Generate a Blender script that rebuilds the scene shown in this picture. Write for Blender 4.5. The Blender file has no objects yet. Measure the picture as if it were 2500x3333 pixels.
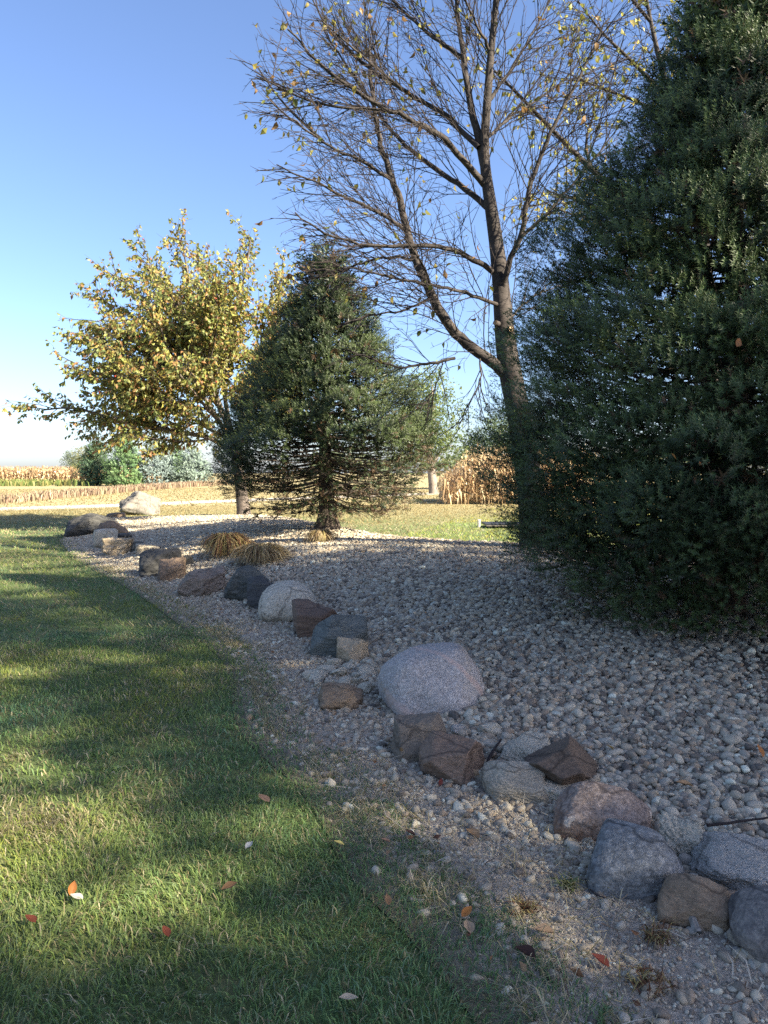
import bpy, math, random
import numpy as np
from mathutils import Vector, Matrix, Euler
from mathutils.bvhtree import BVHTree

rng = np.random.default_rng(11)
random.seed(11)
scene = bpy.context.scene
COL = scene.collection
R = math.radians

# ------------------------------------------------------------------ camera, sky, sun, exposure
F_PX, CX, CY, HORIZON, CAM_H = 2400.0, 1250.0, 1666.5, 1540.0, 1.55
PITCH = math.atan((CY - HORIZON) / F_PX)
cam_data = bpy.data.cameras.new("camera")
cam = bpy.data.objects.new("camera", cam_data)
COL.objects.link(cam)
cam.location = (0, 0, CAM_H)
cam.rotation_euler = (math.pi / 2 - PITCH, 0, 0)
cam_data.sensor_fit = 'VERTICAL'
cam_data.sensor_height = 36.0
cam_data.lens = 36.0 * F_PX / 3333.0
cam_data.clip_start = 0.05
cam_data.clip_end = 8000
scene.camera = cam

SUN_AZ = math.atan2(0.87, -0.48)          # clockwise from +Y
SUN_EL = R(33)
world = bpy.data.worlds.new("World")
scene.world = world
world.use_nodes = True
wn = world.node_tree.nodes
wl = world.node_tree.links
sky = wn.new("ShaderNodeTexSky")
sky.sky_type = 'NISHITA'
sky.sun_disc = False
sky.sun_elevation = SUN_EL
sky.sun_rotation = SUN_AZ
sky.altitude = 200
sky.air_density = 0.95
sky.dust_density = 1.45
sky.ozone_density = 6.0
wn["Background"].inputs[1].default_value = 0.070
tint = wn.new("ShaderNodeMix")
tint.data_type, tint.blend_type = 'RGBA', 'MULTIPLY'
tint.inputs[0].default_value = 1.0
tint.inputs[7].default_value = (1.07, 0.94, 0.91, 1)      # the camera's white balance on the whole sky
wl.new(sky.outputs[0], tint.inputs[6])
wl.new(tint.outputs[2], wn["Background"].inputs[0])

sun_data = bpy.data.lights.new("sun", 'SUN')
sun_data.energy = 5.0
sun_data.angle = R(0.55)
sun_data.color = (1.0, 0.90, 0.70)
sun = bpy.data.objects.new("sun", sun_data)
COL.objects.link(sun)
SUN_TO = Vector((math.sin(SUN_AZ) * math.cos(SUN_EL), math.cos(SUN_AZ) * math.cos(SUN_EL), math.sin(SUN_EL)))
sun.rotation_euler = (-SUN_TO).to_track_quat('-Z', 'Y').to_euler()
sun.location = SUN_TO * 60

vs = scene.view_settings
vs.view_transform = 'Standard'
vs.look = 'None'
vs.gamma = 1.0
vs.use_curve_mapping = False
vs.exposure = 2.25
scene.render.engine = 'CYCLES'
scene.cycles.max_bounces = 6
scene.cycles.use_denoising = False
scene.cycles.use_adaptive_sampling = False
scene.cycles.diffuse_bounces = 3
scene.cycles.transparent_max_bounces = 8

# ------------------------------------------------------------------ helpers
def pix_dir(px, py):
    u, v = (px - CX) / F_PX, (py - CY) / F_PX
    c, s = math.cos(PITCH), math.sin(PITCH)
    return np.array([u, c - v * s, -s - v * c])

def G(px, py, z=0.0):
    """point on the level z under pixel (px, py) of the photograph"""
    d = pix_dir(px, py)
    t = (z - CAM_H) / d[2]
    return np.array([d[0] * t, d[1] * t, z])

def P(px, py, y):
    """point at the distance y under a pixel"""
    d = pix_dir(px, py)
    t = y / d[1]
    return np.array([d[0] * t, y, CAM_H + d[2] * t])

def project(p):
    c, s = math.cos(PITCH), math.sin(PITCH)
    x, y, z = p[..., 0], p[..., 1], p[..., 2] - CAM_H
    fwd = y * c - z * s
    up = y * s + z * c
    return CX + F_PX * x / fwd, CY - F_PX * up / fwd, fwd

def norm(a):
    return a / np.maximum(np.linalg.norm(a, axis=-1, keepdims=True), 1e-9)

def mesh_from(name, verts, faces, col=None, smooth=False):
    verts = np.asarray(verts, np.float32)
    faces = np.asarray(faces, np.int32)
    me = bpy.data.meshes.new(name)
    n, k = faces.shape
    me.vertices.add(len(verts))
    me.vertices.foreach_set("co", verts.ravel())
    me.loops.add(n * k)
    me.loops.foreach_set("vertex_index", faces.ravel())
    me.polygons.add(n)
    me.polygons.foreach_set("loop_start", np.arange(0, n * k, k, dtype=np.int32))
    me.polygons.foreach_set("use_smooth", np.full(n, bool(smooth)))
    me.update(calc_edges=True)
    if col is not None:
        a = me.attributes.new("col", 'FLOAT_COLOR', 'POINT')
        c = np.ones((len(verts), 4), np.float32)
        c[:, :3] = col
        a.data.foreach_set("color", c.ravel())
    return me

def link(name, me, mat=None, parent=None, loc=None):
    o = bpy.data.objects.new(name, me)
    COL.objects.link(o)
    if mat is not None and me is not None and not me.materials:
        me.materials.append(mat)
    if parent is not None:
        o.parent = parent
    if loc is not None:
        o.location = loc
    return o

def tag(o, label=None, cat=None, group=None, kind=None):
    if label: o["label"] = label
    if cat: o["category"] = cat
    if group: o["group"] = group
    if kind: o["kind"] = kind
    return o

def empty(name, loc, label, cat, group=None):
    o = bpy.data.objects.new(name, None)
    o.empty_display_size = 0.2
    COL.objects.link(o)
    o.location = loc
    return tag(o, label, cat, group)

class Buf:
    """collects triangles with colours"""
    def __init__(s):
        s.v, s.f, s.c, s.n = [], [], [], 0
    def add(s, v, f, c=None):
        v = np.asarray(v, np.float32).reshape(-1, 3)
        s.v.append(v)
        s.f.append(np.asarray(f, np.int32) + s.n)
        if c is not None:
            s.c.append(np.broadcast_to(np.asarray(c, np.float32), (len(v), 3)))
        s.n += len(v)
    def build(s, name, mat, parent=None, smooth=False, origin=(0, 0, 0)):
        if not s.v:
            return None
        v = np.concatenate(s.v) - np.asarray(origin, np.float32)
        me = mesh_from(name, v, np.concatenate(s.f), np.concatenate(s.c) if s.c else None, smooth)
        return link(name, me, mat, parent)

def tube(buf, pts, rad, k=6, col=None, cap=False):
    """tapered tube along a polyline (quads as two triangles)"""
    pts = np.asarray(pts, float)
    rad = np.broadcast_to(np.asarray(rad, float), (len(pts),))
    tan = np.gradient(pts, axis=0)
    tan = norm(tan)
    ref = np.array([0.0, 0, 1]) if abs(tan[:, 2]).mean() < 0.8 else np.array([1.0, 0, 0])
    a = norm(np.cross(tan, ref))
    b = np.cross(tan, a)
    th = np.arange(k) * 2 * np.pi / k
    ring = (np.cos(th)[None, :, None] * a[:, None] + np.sin(th)[None, :, None] * b[:, None]) * rad[:, None, None] + pts[:, None]
    n = len(pts)
    i = np.arange(n - 1)[:, None] * k
    j = np.arange(k)[None]
    j2 = (j + 1) % k
    q = np.stack([i + j, i + k + j, i + k + j2, i + j2], -1).reshape(-1, 4)
    f = np.concatenate([q[:, [0, 1, 2]], q[:, [0, 2, 3]]])
    v = ring.reshape(-1, 3)
    if cap:
        v = np.concatenate([v, pts[-1:]])
        jj = np.arange(k)
        f = np.concatenate([f, np.stack([(n - 1) * k + jj, np.full(k, n * k), (n - 1) * k + (jj + 1) % k], -1)])
    buf.add(v, f, col)

def resample(pts, n):
    pts = np.asarray(pts, float)
    d = np.concatenate([[0], np.cumsum(np.linalg.norm(np.diff(pts, axis=0), axis=1))])
    t = np.linspace(0, d[-1], n)
    return np.stack([np.interp(t, d, pts[:, i]) for i in range(pts.shape[1])], -1)

def smooth_line(pts, n, it=3):
    p = np.asarray(pts, float)
    for _ in range(it):
        q = np.empty((2 * len(p), p.shape[1]))
        q[0], q[-1] = p[0], p[-1]
        q[1:-1:2] = 0.75 * p[:-1] + 0.25 * p[1:]
        q[2:-1:2] = 0.25 * p[:-1] + 0.75 * p[1:]
        p = q
    return resample(p, n)

def in_poly(x, y, poly):
    inside = np.zeros(x.shape, bool)
    n = len(poly)
    for i in range(n):
        x1, y1 = poly[i]
        x2, y2 = poly[(i + 1) % n]
        if y1 == y2:
            continue
        c = ((y1 > y) != (y2 > y)) & (x < (x2 - x1) * (y - y1) / (y2 - y1) + x1)
        inside ^= c
    return inside

def dist_line(x, y, line):
    best = np.full(x.shape, 1e9)
    for (x1, y1), (x2, y2) in zip(line[:-1], line[1:]):
        dx, dy = x2 - x1, y2 - y1
        t = np.clip(((x - x1) * dx + (y - y1) * dy) / (dx * dx + dy * dy + 1e-12), 0, 1)
        best = np.minimum(best, np.hypot(x - x1 - t * dx, y - y1 - t * dy))
    return best

def vnoise(x, y, seed=0):
    """cheap smooth 2-D value noise in 0..1"""
    r = np.random.default_rng(seed).random((64, 64))
    xi, yi = np.floor(x).astype(int), np.floor(y).astype(int)
    fx, fy = x - xi, y - yi
    fx, fy = fx * fx * (3 - 2 * fx), fy * fy * (3 - 2 * fy)
    g = lambda a, b: r[a % 64, b % 64]
    return (g(xi, yi) * (1 - fx) + g(xi + 1, yi) * fx) * (1 - fy) + (g(xi, yi + 1) * (1 - fx) + g(xi + 1, yi + 1) * fx) * fy

def snoise3(p, seed):
    """sum-of-sines 3-D noise, roughly -1..1"""
    r = np.random.default_rng(seed)
    out = np.zeros(len(p))
    for _ in range(7):
        k = r.normal(size=3)
        out += np.sin(p @ k + r.random() * 6.28)
    return out / 3.2

# ------------------------------------------------------------------ materials
def nmat(name):
    m = bpy.data.materials.new(name)
    m.use_nodes = True
    nt = m.node_tree
    b = nt.nodes["Principled BSDF"]
    b.inputs["Specular IOR Level"].default_value = 0.25
    b.inputs["Roughness"].default_value = 0.8
    return m, nt, b

def N(nt, t, **kw):
    n = nt.nodes.new(t)
    for k, v in kw.items():
        setattr(n, k, v)
    return n

def noise(nt, scale, detail=4, rough=0.55, vec=None, dist=0.0):
    n = N(nt, "ShaderNodeTexNoise")
    n.inputs["Scale"].default_value = scale
    n.inputs["Detail"].default_value = detail
    n.inputs["Roughness"].default_value = rough
    n.inputs["Distortion"].default_value = dist
    if vec is not None:
        nt.links.new(vec, n.inputs["Vector"])
    return n.outputs["Fac"]

def ramp(nt, fac, stops):
    r = N(nt, "ShaderNodeValToRGB")
    el = r.color_ramp.elements
    while len(el) < len(stops):
        el.new(0.5)
    for e, (p, c) in zip(el, stops):
        e.position = p
        e.color = (*c, 1) if len(c) == 3 else c
    nt.links.new(fac, r.inputs[0])
    return r.outputs[0]

def mix(nt, fac, a, b, mode='MIX'):
    m = N(nt, "ShaderNodeMix", data_type='RGBA', blend_type=mode)
    for s, v in ((m.inputs[0], fac), (m.inputs[6], a), (m.inputs[7], b)):
        if isinstance(v, (int, float)):
            s.default_value = v
        elif isinstance(v, tuple):
            s.default_value = (*v, 1)
        else:
            nt.links.new(v, s)
    return m.outputs[2]

def bump(nt, h, strength, dist, bsdf, prev=None):
    b = N(nt, "ShaderNodeBump")
    b.inputs["Strength"].default_value = strength
    b.inputs["Distance"].default_value = dist
    nt.links.new(h, b.inputs["Height"])
    if prev is not None:
        nt.links.new(prev, b.inputs["Normal"])
    nt.links.new(b.outputs[0], bsdf.inputs["Normal"])
    return b.outputs[0]

def obj_vec(nt, scale=(1, 1, 1), rot=(0, 0, 0)):
    t = N(nt, "ShaderNodeTexCoord")
    m = N(nt, "ShaderNodeMapping")
    m.inputs["Scale"].default_value = scale
    m.inputs["Rotation"].default_value = rot
    nt.links.new(t.outputs["Object"], m.inputs[0])
    return m.outputs[0]

def leaf_mat(name, trans=0.3, rough=0.55, spec=0.3):
    m, nt, b = nmat(name)
    a = N(nt, "ShaderNodeAttribute", attribute_name="col")
    nt.links.new(a.outputs[0], b.inputs["Base Color"])
    b.inputs["Roughness"].default_value = rough
    b.inputs["Specular IOR Level"].default_value = spec
    if trans > 0:
        tr = N(nt, "ShaderNodeBsdfTranslucent")
        hs = N(nt, "ShaderNodeHueSaturation")
        hs.inputs["Value"].default_value = 1.25
        nt.links.new(a.outputs[0], hs.inputs["Color"])
        nt.links.new(hs.outputs[0], tr.inputs[0])
        mx = N(nt, "ShaderNodeMixShader")
        mx.inputs[0].default_value = trans
        nt.links.new(b.outputs[0], mx.inputs[1])
        nt.links.new(tr.outputs[0], mx.inputs[2])
        nt.links.new(mx.outputs[0], nt.nodes["Material Output"].inputs[0])
    return m

def plain_leaf(name, c, trans=0.3):
    m, nt, b = nmat(name)
    v = obj_vec(nt)
    oi = N(nt, "ShaderNodeObjectInfo")
    c2 = tuple(x * 0.55 for x in c)
    col = mix(nt, noise(nt, 40, 3, vec=v), c, c2)
    hs = N(nt, "ShaderNodeHueSaturation")
    mr = N(nt, "ShaderNodeMapRange")
    mr.inputs[3].default_value = 0.7
    mr.inputs[4].default_value = 1.25
    nt.links.new(oi.outputs["Random"], mr.inputs[0])
    nt.links.new(mr.outputs[0], hs.inputs["Value"])
    nt.links.new(col, hs.inputs["Color"])
    nt.links.new(hs.outputs[0], b.inputs["Base Color"])
    b.inputs["Roughness"].default_value = 0.6
    tr = N(nt, "ShaderNodeBsdfTranslucent")
    nt.links.new(hs.outputs[0], tr.inputs[0])
    mx = N(nt, "ShaderNodeMixShader")
    mx.inputs[0].default_value = trans
    nt.links.new(b.outputs[0], mx.inputs[1])
    nt.links.new(tr.outputs[0], mx.inputs[2])
    nt.links.new(mx.outputs[0], nt.nodes["Material Output"].inputs[0])
    return m

def bark_mat(name, c1, c2, sx=14, sz=3, amt=0.5, dist=0.02):
    m, nt, b = nmat(name)
    v = obj_vec(nt, (sx, sx, sz))
    n1 = noise(nt, 1.0, 6, 0.65, v, 0.6)
    v2 = obj_vec(nt)
    n2 = noise(nt, 2.2, 4, 0.6, v2)
    col = ramp(nt, n1, [(0.36, c1), (0.62, c2)])
    col = mix(nt, 0.5, col, ramp(nt, n2, [(0.3, tuple(x * 0.5 for x in c1)), (0.7, tuple(min(1, x * 1.3) for x in c2))]))
    nt.links.new(col, b.inputs["Base Color"])
    b.inputs["Roughness"].default_value = 0.85
    bump(nt, n1, amt, dist, b)
    return m

def rock_mat(name, dark, mid, light, speck=0.0, layered=0.0, lichen=None, lich_amt=0.0, scale=4.0, stain=None, bumpy=0.5, rot=(0.3, 0.2, 0.0), speck_scale=70, vein=None, crack=2.2):
    m, nt, b = nmat(name)
    v = obj_vec(nt)
    vl = obj_vec(nt, (1, 1, 1 + 7 * layered), rot) if layered else v
    n1 = noise(nt, scale, 9, 0.62, vl, 0.5)
    col = ramp(nt, n1, [(0.30, dark), (0.5, mid), (0.72, light)])
    n2 = noise(nt, scale * 4.5, 6, 0.65, vl)
    col = mix(nt, 0.35, col, ramp(nt, n2, [(0.35, dark), (0.65, light)]))
    if speck:
        n3 = noise(nt, speck_scale, 2, 0.5, v)
        sp = ramp(nt, n3, [(0.36, tuple(x * 0.45 for x in dark)), (0.5, mid), (0.64, tuple(min(1, x * 1.35) for x in light))])
        col = mix(nt, speck, col, sp)
    n4 = noise(nt, scale * 14, 5, 0.75, vl, 0.8)
    col = mix(nt, 0.42, col, ramp(nt, n4, [(0.34, tuple(x * 0.6 for x in dark)), (0.52, mid), (0.68, tuple(min(1, x * 1.12) for x in light))]))
    if crack:
        cv = N(nt, "ShaderNodeTexVoronoi", feature='DISTANCE_TO_EDGE')
        cv.inputs["Scale"].default_value = crack
        wp = N(nt, "ShaderNodeVectorMath", operation='MULTIPLY_ADD')
        nn_ = N(nt, "ShaderNodeTexNoise")
        nn_.inputs["Scale"].default_value = 4
        nn_.inputs["Detail"].default_value = 5
        nt.links.new(v, nn_.inputs["Vector"])
        nt.links.new(nn_.outputs["Color"], wp.inputs[0])
        wp.inputs[1].default_value = (0.35, 0.35, 0.35)
        nt.links.new(vl, wp.inputs[2])
        nt.links.new(wp.outputs[0], cv.inputs["Vector"])
        cf = ramp(nt, cv.outputs["Distance"], [(0.0, (0.75, 0.75, 0.75)), (0.035, (0, 0, 0))])
        col = mix(nt, cf, col, tuple(x * 0.5 for x in dark))
    if vein:
        w = N(nt, "ShaderNodeTexWave", wave_type='BANDS', bands_direction='DIAGONAL')
        w.inputs["Scale"].default_value = 0.9
        w.inputs["Distortion"].default_value = 2.5
        w.inputs["Detail"].default_value = 4
        nt.links.new(v, w.inputs["Vector"])
        col = mix(nt, ramp(nt, w.outputs["Fac"], [(0.965, (0, 0, 0)), (0.998, (0.6, 0.6, 0.6))]), col, vein)
    if stain:
        sx = N(nt, "ShaderNodeSeparateXYZ")
        nt.links.new(v, sx.inputs[0])
        ad = N(nt, "ShaderNodeMath", operation='MULTIPLY_ADD')
        nt.links.new(noise(nt, 5, 5, 0.6, v), ad.inputs[0])
        ad.inputs[1].default_value = 0.35
        nt.links.new(sx.outputs[2], ad.inputs[2])
        col = mix(nt, ramp(nt, ad.outputs[0], [(0.17, (0.8, 0.8, 0.8)), (0.26, (0, 0, 0))]), col, stain)
    if lichen:
        vo = noise(nt, scale * 3.2, 3, 0.5, v, 0.3)
        thr = 0.72 - 0.22 * lich_amt
        fac = ramp(nt, vo, [(thr, (0, 0, 0)), (thr + 0.035, (0.85, 0.85, 0.85))])
        col = mix(nt, fac, col, mix(nt, noise(nt, 90, 2, 0.5, v), lichen, tuple(x * 0.6 for x in lichen)))
    col = mix(nt, 1.0, col, (1.0, 0.93, 0.83), 'MULTIPLY')
    nt.links.new(col, b.inputs["Base Color"])
    b.inputs["Roughness"].default_value = 0.82
    p = bump(nt, n1, 0.7 * bumpy, 0.05, b)
    p = bump(nt, n4, 0.9 * bumpy, 0.012, b, p)
    p = bump(nt, n2, 0.9 * bumpy, 0.025, b, p)
    bump(nt, noise(nt, 110, 4, 0.6, v), 0.6 * bumpy, 0.004, b, p)
    return m

M_needle = leaf_mat("spruce needles", 0.12, 0.5, 0.35)
M_leaf = leaf_mat("leaves", 0.4, 0.5, 0.35)
M_grass = leaf_mat("grass blades", 0.42, 0.55, 0.3)
M_dry = leaf_mat("dry stalks", 0.25, 0.7, 0.15)
M_bark_cherry = bark_mat("cherry bark", (0.017, 0.014, 0.013), (0.064, 0.053, 0.048), 9, 22, 0.9, 0.02)
M_twig = bark_mat("twig bark", (0.014, 0.011, 0.011), (0.040, 0.031, 0.029), 20, 20, 0.2, 0.003)
M_bark_spruce = bark_mat("spruce bark", (0.020, 0.016, 0.013), (0.075, 0.058, 0.046), 18, 9, 0.9, 0.02)
M_bark_apple = bark_mat("fruit tree bark", (0.05, 0.04, 0.035), (0.16, 0.13, 0.11), 12, 4, 0.7, 0.02)
M_bark_pale = bark_mat("pale trunk bark", (0.10, 0.085, 0.07), (0.26, 0.22, 0.18), 12, 4, 0.7, 0.02)

# ------------------------------------------------------------------ plan of the place (metres, camera at the origin)
E_px = [(205, 1752), (270, 1815), (430, 1890), (600, 1985), (750, 2080), (838, 2150), (868, 2260), (905, 2350), (995, 2430), (1100, 2500), (1205, 2620),
        (1266, 2715), (1356, 2820), (1512, 2940), (1645, 3070), (1765, 3200), (1885, 3333)]
E_line = [tuple(G(*p)[:2]) for p in E_px] + [(1.02, 1.3), (1.8, 0.25), (3.0, -1.4), (5, -3.4)]
B_px = [(250, 1742), (345, 1795), (500, 1870), (650, 1940), (800, 1965), (930, 2020), (1030, 2075), (1110, 2150), (1250, 2290), (1380, 2440), (1500, 2545),
        (1680, 2600), (1950, 2720), (2080, 2900), (2250, 3000), (2420, 3120)]
B_line = [tuple(G(*p)[:2]) for p in B_px] + [(1.75, 1.35), (2.7, 0.2), (4.2, -1.3), (6, -3)]
C_line = [(-8.0, 21.6), (-5.5, 21.3), (-3.9, 20.2), (-2.3, 17), (-0.9, 13.8), (0, 11.9), (1.67, 10.9), (3.2, 10.3), (5.2, 9.9), (8, 8.6), (11, 6.5), (13, 4)]
K_line = [(-7.8, 23.2), (-5.0, 22.9), (-2.9, 21.5), (-1.0, 18), (0.5, 15.2), (1.3, 13.5), (2.4, 12.6), (3.7, 12.0), (5.7, 11.6), (9, 10.2), (12.4, 7.7), (14.8, 4.5)]
NS = 260
E_, B_, C_, K_ = (smooth_line(l, NS) for l in (E_line, B_line, C_line, K_line))
BED_POLY = np.concatenate([E_, K_[::-1]])
E_turf = E_.copy()
E_ = E_ + norm(E_ - B_) * 0.28          # the soil runs on under the turf's ragged edge
NE, NB, NK = 10, 44, 14
S01 = np.linspace(0, 1, NS)
H_crest = 0.20 + 0.27 * np.clip(S01 / 0.25, 0, 1)

def bed_point(s, t):
    """s 0..1 along the bed, t 0..1 lawn edge to boulder line, 1..2 up to the crest, 2..3 down the back"""
    i = s * (NS - 1)
    L = lambda line: np.stack([np.interp(i, np.arange(NS), line[:, k]) for k in (0, 1)], -1)
    e, b, c, k = L(E_), L(B_), L(C_), L(K_)
    h = np.interp(i, np.arange(NS), H_crest)
    t = np.asarray(t)
    a = np.clip(t, 0, 1)[..., None]
    m = np.clip(t - 1, 0, 1)[..., None]
    d = np.clip(t - 2, 0, 1)[..., None]
    xy = e * (1 - a) + b * a + (c - b) * m + (k - c) * d
    z = 0.006 + 0.02 * a[..., 0] + h * np.sin(m[..., 0] * np.pi / 2) ** 0.95 * (0.5 + 0.5 * np.cos(np.pi * d[..., 0]))
    z = z - 0.018 * d[..., 0]
    z = z + 0.018 * (vnoise(xy[..., 0] * 1.7, xy[..., 1] * 1.7, 3) - 0.5) * np.clip(t, 0, 1) * np.clip(3 - t, 0, 1)
    return np.stack([xy[..., 0], xy[..., 1], z], -1)

ts = np.concatenate([np.linspace(0, 1, NE, endpoint=False), np.linspace(1, 2, NB, endpoint=False), np.linspace(2, 3, NK)])
SS, TT = np.meshgrid(S01, ts, indexing='ij')
bed_v = bed_point(SS, TT).reshape(-1, 3)
nt_ = len(ts)
ii, jj = np.meshgrid(np.arange(NS - 1), np.arange(nt_ - 1), indexing='ij')
bed_f = np.stack([ii * nt_ + jj, (ii + 1) * nt_ + jj, (ii + 1) * nt_ + jj + 1, ii * nt_ + jj + 1], -1).reshape(-1, 4)
BED_BVH = BVHTree.FromPolygons(bed_v.tolist(), bed_f.tolist())

def ground_z(x, y):
    h = BED_BVH.ray_cast(Vector((x, y, 5)), Vector((0, 0, -1)))
    return h[0].z if h[0] is not None else 0.0

def hit(px, py):
    """the ground (mound or lawn) under a pixel"""
    d = Vector(pix_dir(px, py))
    h = BED_BVH.ray_cast(Vector((0, 0, CAM_H)), d)
    g = G(px, py)
    if h[0] is not None and h[0].y < g[1] + 0.02:
        return np.array(h[0])
    return g

# ------------------------------------------------------------------ ground
def ground_material():
    m, nt, b = nmat("lawn turf")
    geo = N(nt, "ShaderNodeNewGeometry")
    pos = geo.outputs["Position"]
    n_big = noise(nt, 0.35, 4, 0.6, pos)
    n_mid = noise(nt, 2.6, 5, 0.6, pos)
    n_fine = noise(nt, 60, 4, 0.7, pos)
    green = ramp(nt, n_fine, [(0.3, (0.050, 0.075, 0.026)), (0.7, (0.13, 0.165, 0.058))])
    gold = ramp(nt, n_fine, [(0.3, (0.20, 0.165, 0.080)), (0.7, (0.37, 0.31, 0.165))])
    tan = ramp(nt, n_fine, [(0.3, (0.10, 0.080, 0.040)), (0.7, (0.22, 0.17, 0.085))])
    sep = N(nt, "ShaderNodeSeparateXYZ")
    nt.links.new(pos, sep.inputs[0])
    ad = N(nt, "ShaderNodeMath", operation='MULTIPLY_ADD')
    nt.links.new(n_big, ad.inputs[0])
    ad.inputs[1].default_value = 16
    nt.links.new(sep.outputs[1], ad.inputs[2])
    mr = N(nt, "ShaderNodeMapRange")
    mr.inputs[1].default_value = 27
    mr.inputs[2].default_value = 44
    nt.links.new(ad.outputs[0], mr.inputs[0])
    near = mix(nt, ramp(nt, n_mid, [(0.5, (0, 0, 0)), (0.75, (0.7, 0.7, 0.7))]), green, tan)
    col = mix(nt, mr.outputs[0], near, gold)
    nt.links.new(col, b.inputs["Base Color"])
    b.inputs["Roughness"].default_value = 0.95
    bump(nt, n_fine, 0.6, 0.03, b)
    return m

edges_x = np.concatenate([[-4000, -1500, -500, -200, -90], np.arange(-50, 51, 10), [90, 200, 500, 1500, 4000]])
edges_y = np.concatenate([[-500, -100, -30], np.arange(-10, 61, 10), [90, 130, 200, 400, 1000, 2500, 6000]])
gx, gy = np.meshgrid(edges_x, edges_y, indexing='ij')
gv = np.stack([gx, gy, np.zeros_like(gx)], -1).reshape(-1, 3)
a, c = np.meshgrid(np.arange(len(edges_x) - 1), np.arange(len(edges_y) - 1), indexing='ij')
w_ = len(edges_y)
gf = np.stack([a * w_ + c, (a + 1) * w_ + c, (a + 1) * w_ + c + 1, a * w_ + c + 1], -1).reshape(-1, 4)
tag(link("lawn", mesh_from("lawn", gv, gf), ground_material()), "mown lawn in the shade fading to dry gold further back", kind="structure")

def strip(name, line, half, z, mat, label):
    p = smooth_line(line, 60)
    t = norm(np.gradient(p, axis=0))
    nrm = np.stack([-t[:, 1], t[:, 0]], -1)
    hw = half * (0.9 + 0.2 * rng.random(60))[:, None]
    v = np.zeros((180, 3))
    v[0::3, :2], v[1::3, :2], v[2::3, :2] = p - nrm * hw, p, p + nrm * hw
    v[:, 2] = z
    v[1::3, 2] += 0.03
    f = []
    for i in range(59):
        for k in (0, 1):
            f.append((3 * i + k, 3 * i + k + 1, 3 * i + 4 + k, 3 * i + 3 + k))
    return tag(link(name, mesh_from(name, v, f), mat), label, kind="structure")

m_drive, nt, b = nmat("drive gravel")
pos = N(nt, "ShaderNodeNewGeometry").outputs["Position"]
nt.links.new(ramp(nt, noise(nt, 25, 5, 0.7, pos), [(0.3, (0.26, 0.23, 0.19)), (0.7, (0.48, 0.44, 0.38))]), b.inputs["Base Color"])
strip("gravel_drive", [(-60, 22), (-30, 26.5), (-16, 31), (-9.0, 41), (2, 54), (20, 75)], 1.7, 0.006, m_drive, "pale gravel drive crossing behind the boulders")

m_bed, nt, b = nmat("bed soil")
pos = N(nt, "ShaderNodeNewGeometry").outputs["Position"]
n1 = noise(nt, 3.5, 6, 0.65, pos)
n2 = noise(nt, 45, 5, 0.75, pos)
n3 = noise(nt, 220, 3, 0.6, pos)
soil = ramp(nt, n2, [(0.30, (0.25, 0.20, 0.145)), (0.5, (0.45, 0.375, 0.285)), (0.70, (0.61, 0.53, 0.42))])
mulch_shade = ramp(nt, n2, [(0.3, (0.022, 0.016, 0.012)), (0.7, (0.075, 0.056, 0.042))])  # dark mulch; its darkness also paints the shaded gaps between the pebbles
col = mix(nt, ramp(nt, n1, [(0.40, (0.6, 0.6, 0.6)), (0.55, (1, 1, 1))]), soil, mulch_shade)
att = N(nt, "ShaderNodeAttribute", attribute_name="col")
spc = N(nt, "ShaderNodeSeparateColor")
nt.links.new(att.outputs["Color"], spc.inputs[0])
col = mix(nt, spc.outputs[0], soil, col)
col = mix(nt, spc.outputs[1], col, ramp(nt, n2, [(0.3, (0.085, 0.085, 0.042)), (0.7, (0.22, 0.195, 0.11))]))
nt.links.new(col, b.inputs["Base Color"])
b.inputs["Roughness"].default_value = 0.95
p_ = bump(nt, n2, 0.9, 0.03, b)
bump(nt, n3, 0.8, 0.006, b, p_)
bcol = np.stack([np.clip((TT.reshape(-1) - 0.95) * 2.5, 0, 1), np.clip(1 - TT.reshape(-1) / 0.30, 0, 1), np.zeros(TT.size)], -1)
gravel_bed = tag(link("gravel_bed", mesh_from("gravel_bed", bed_v, bed_f, bcol, True), m_bed), "raised bed of dry soil under the river pebbles", kind="structure")

# ------------------------------------------------------------------ boulders
def ico(sub):
    import bmesh
    bm = bmesh.new()
    bmesh.ops.create_icosphere(bm, subdivisions=sub, radius=1.0)
    v = np.array([q.co[:] for q in bm.verts])
    f = np.array([[q.index for q in t.verts] for t in bm.faces])
    bm.free()
    return v, f
ICO = {k: ico(k) for k in (2, 3, 5, 6)}

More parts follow.
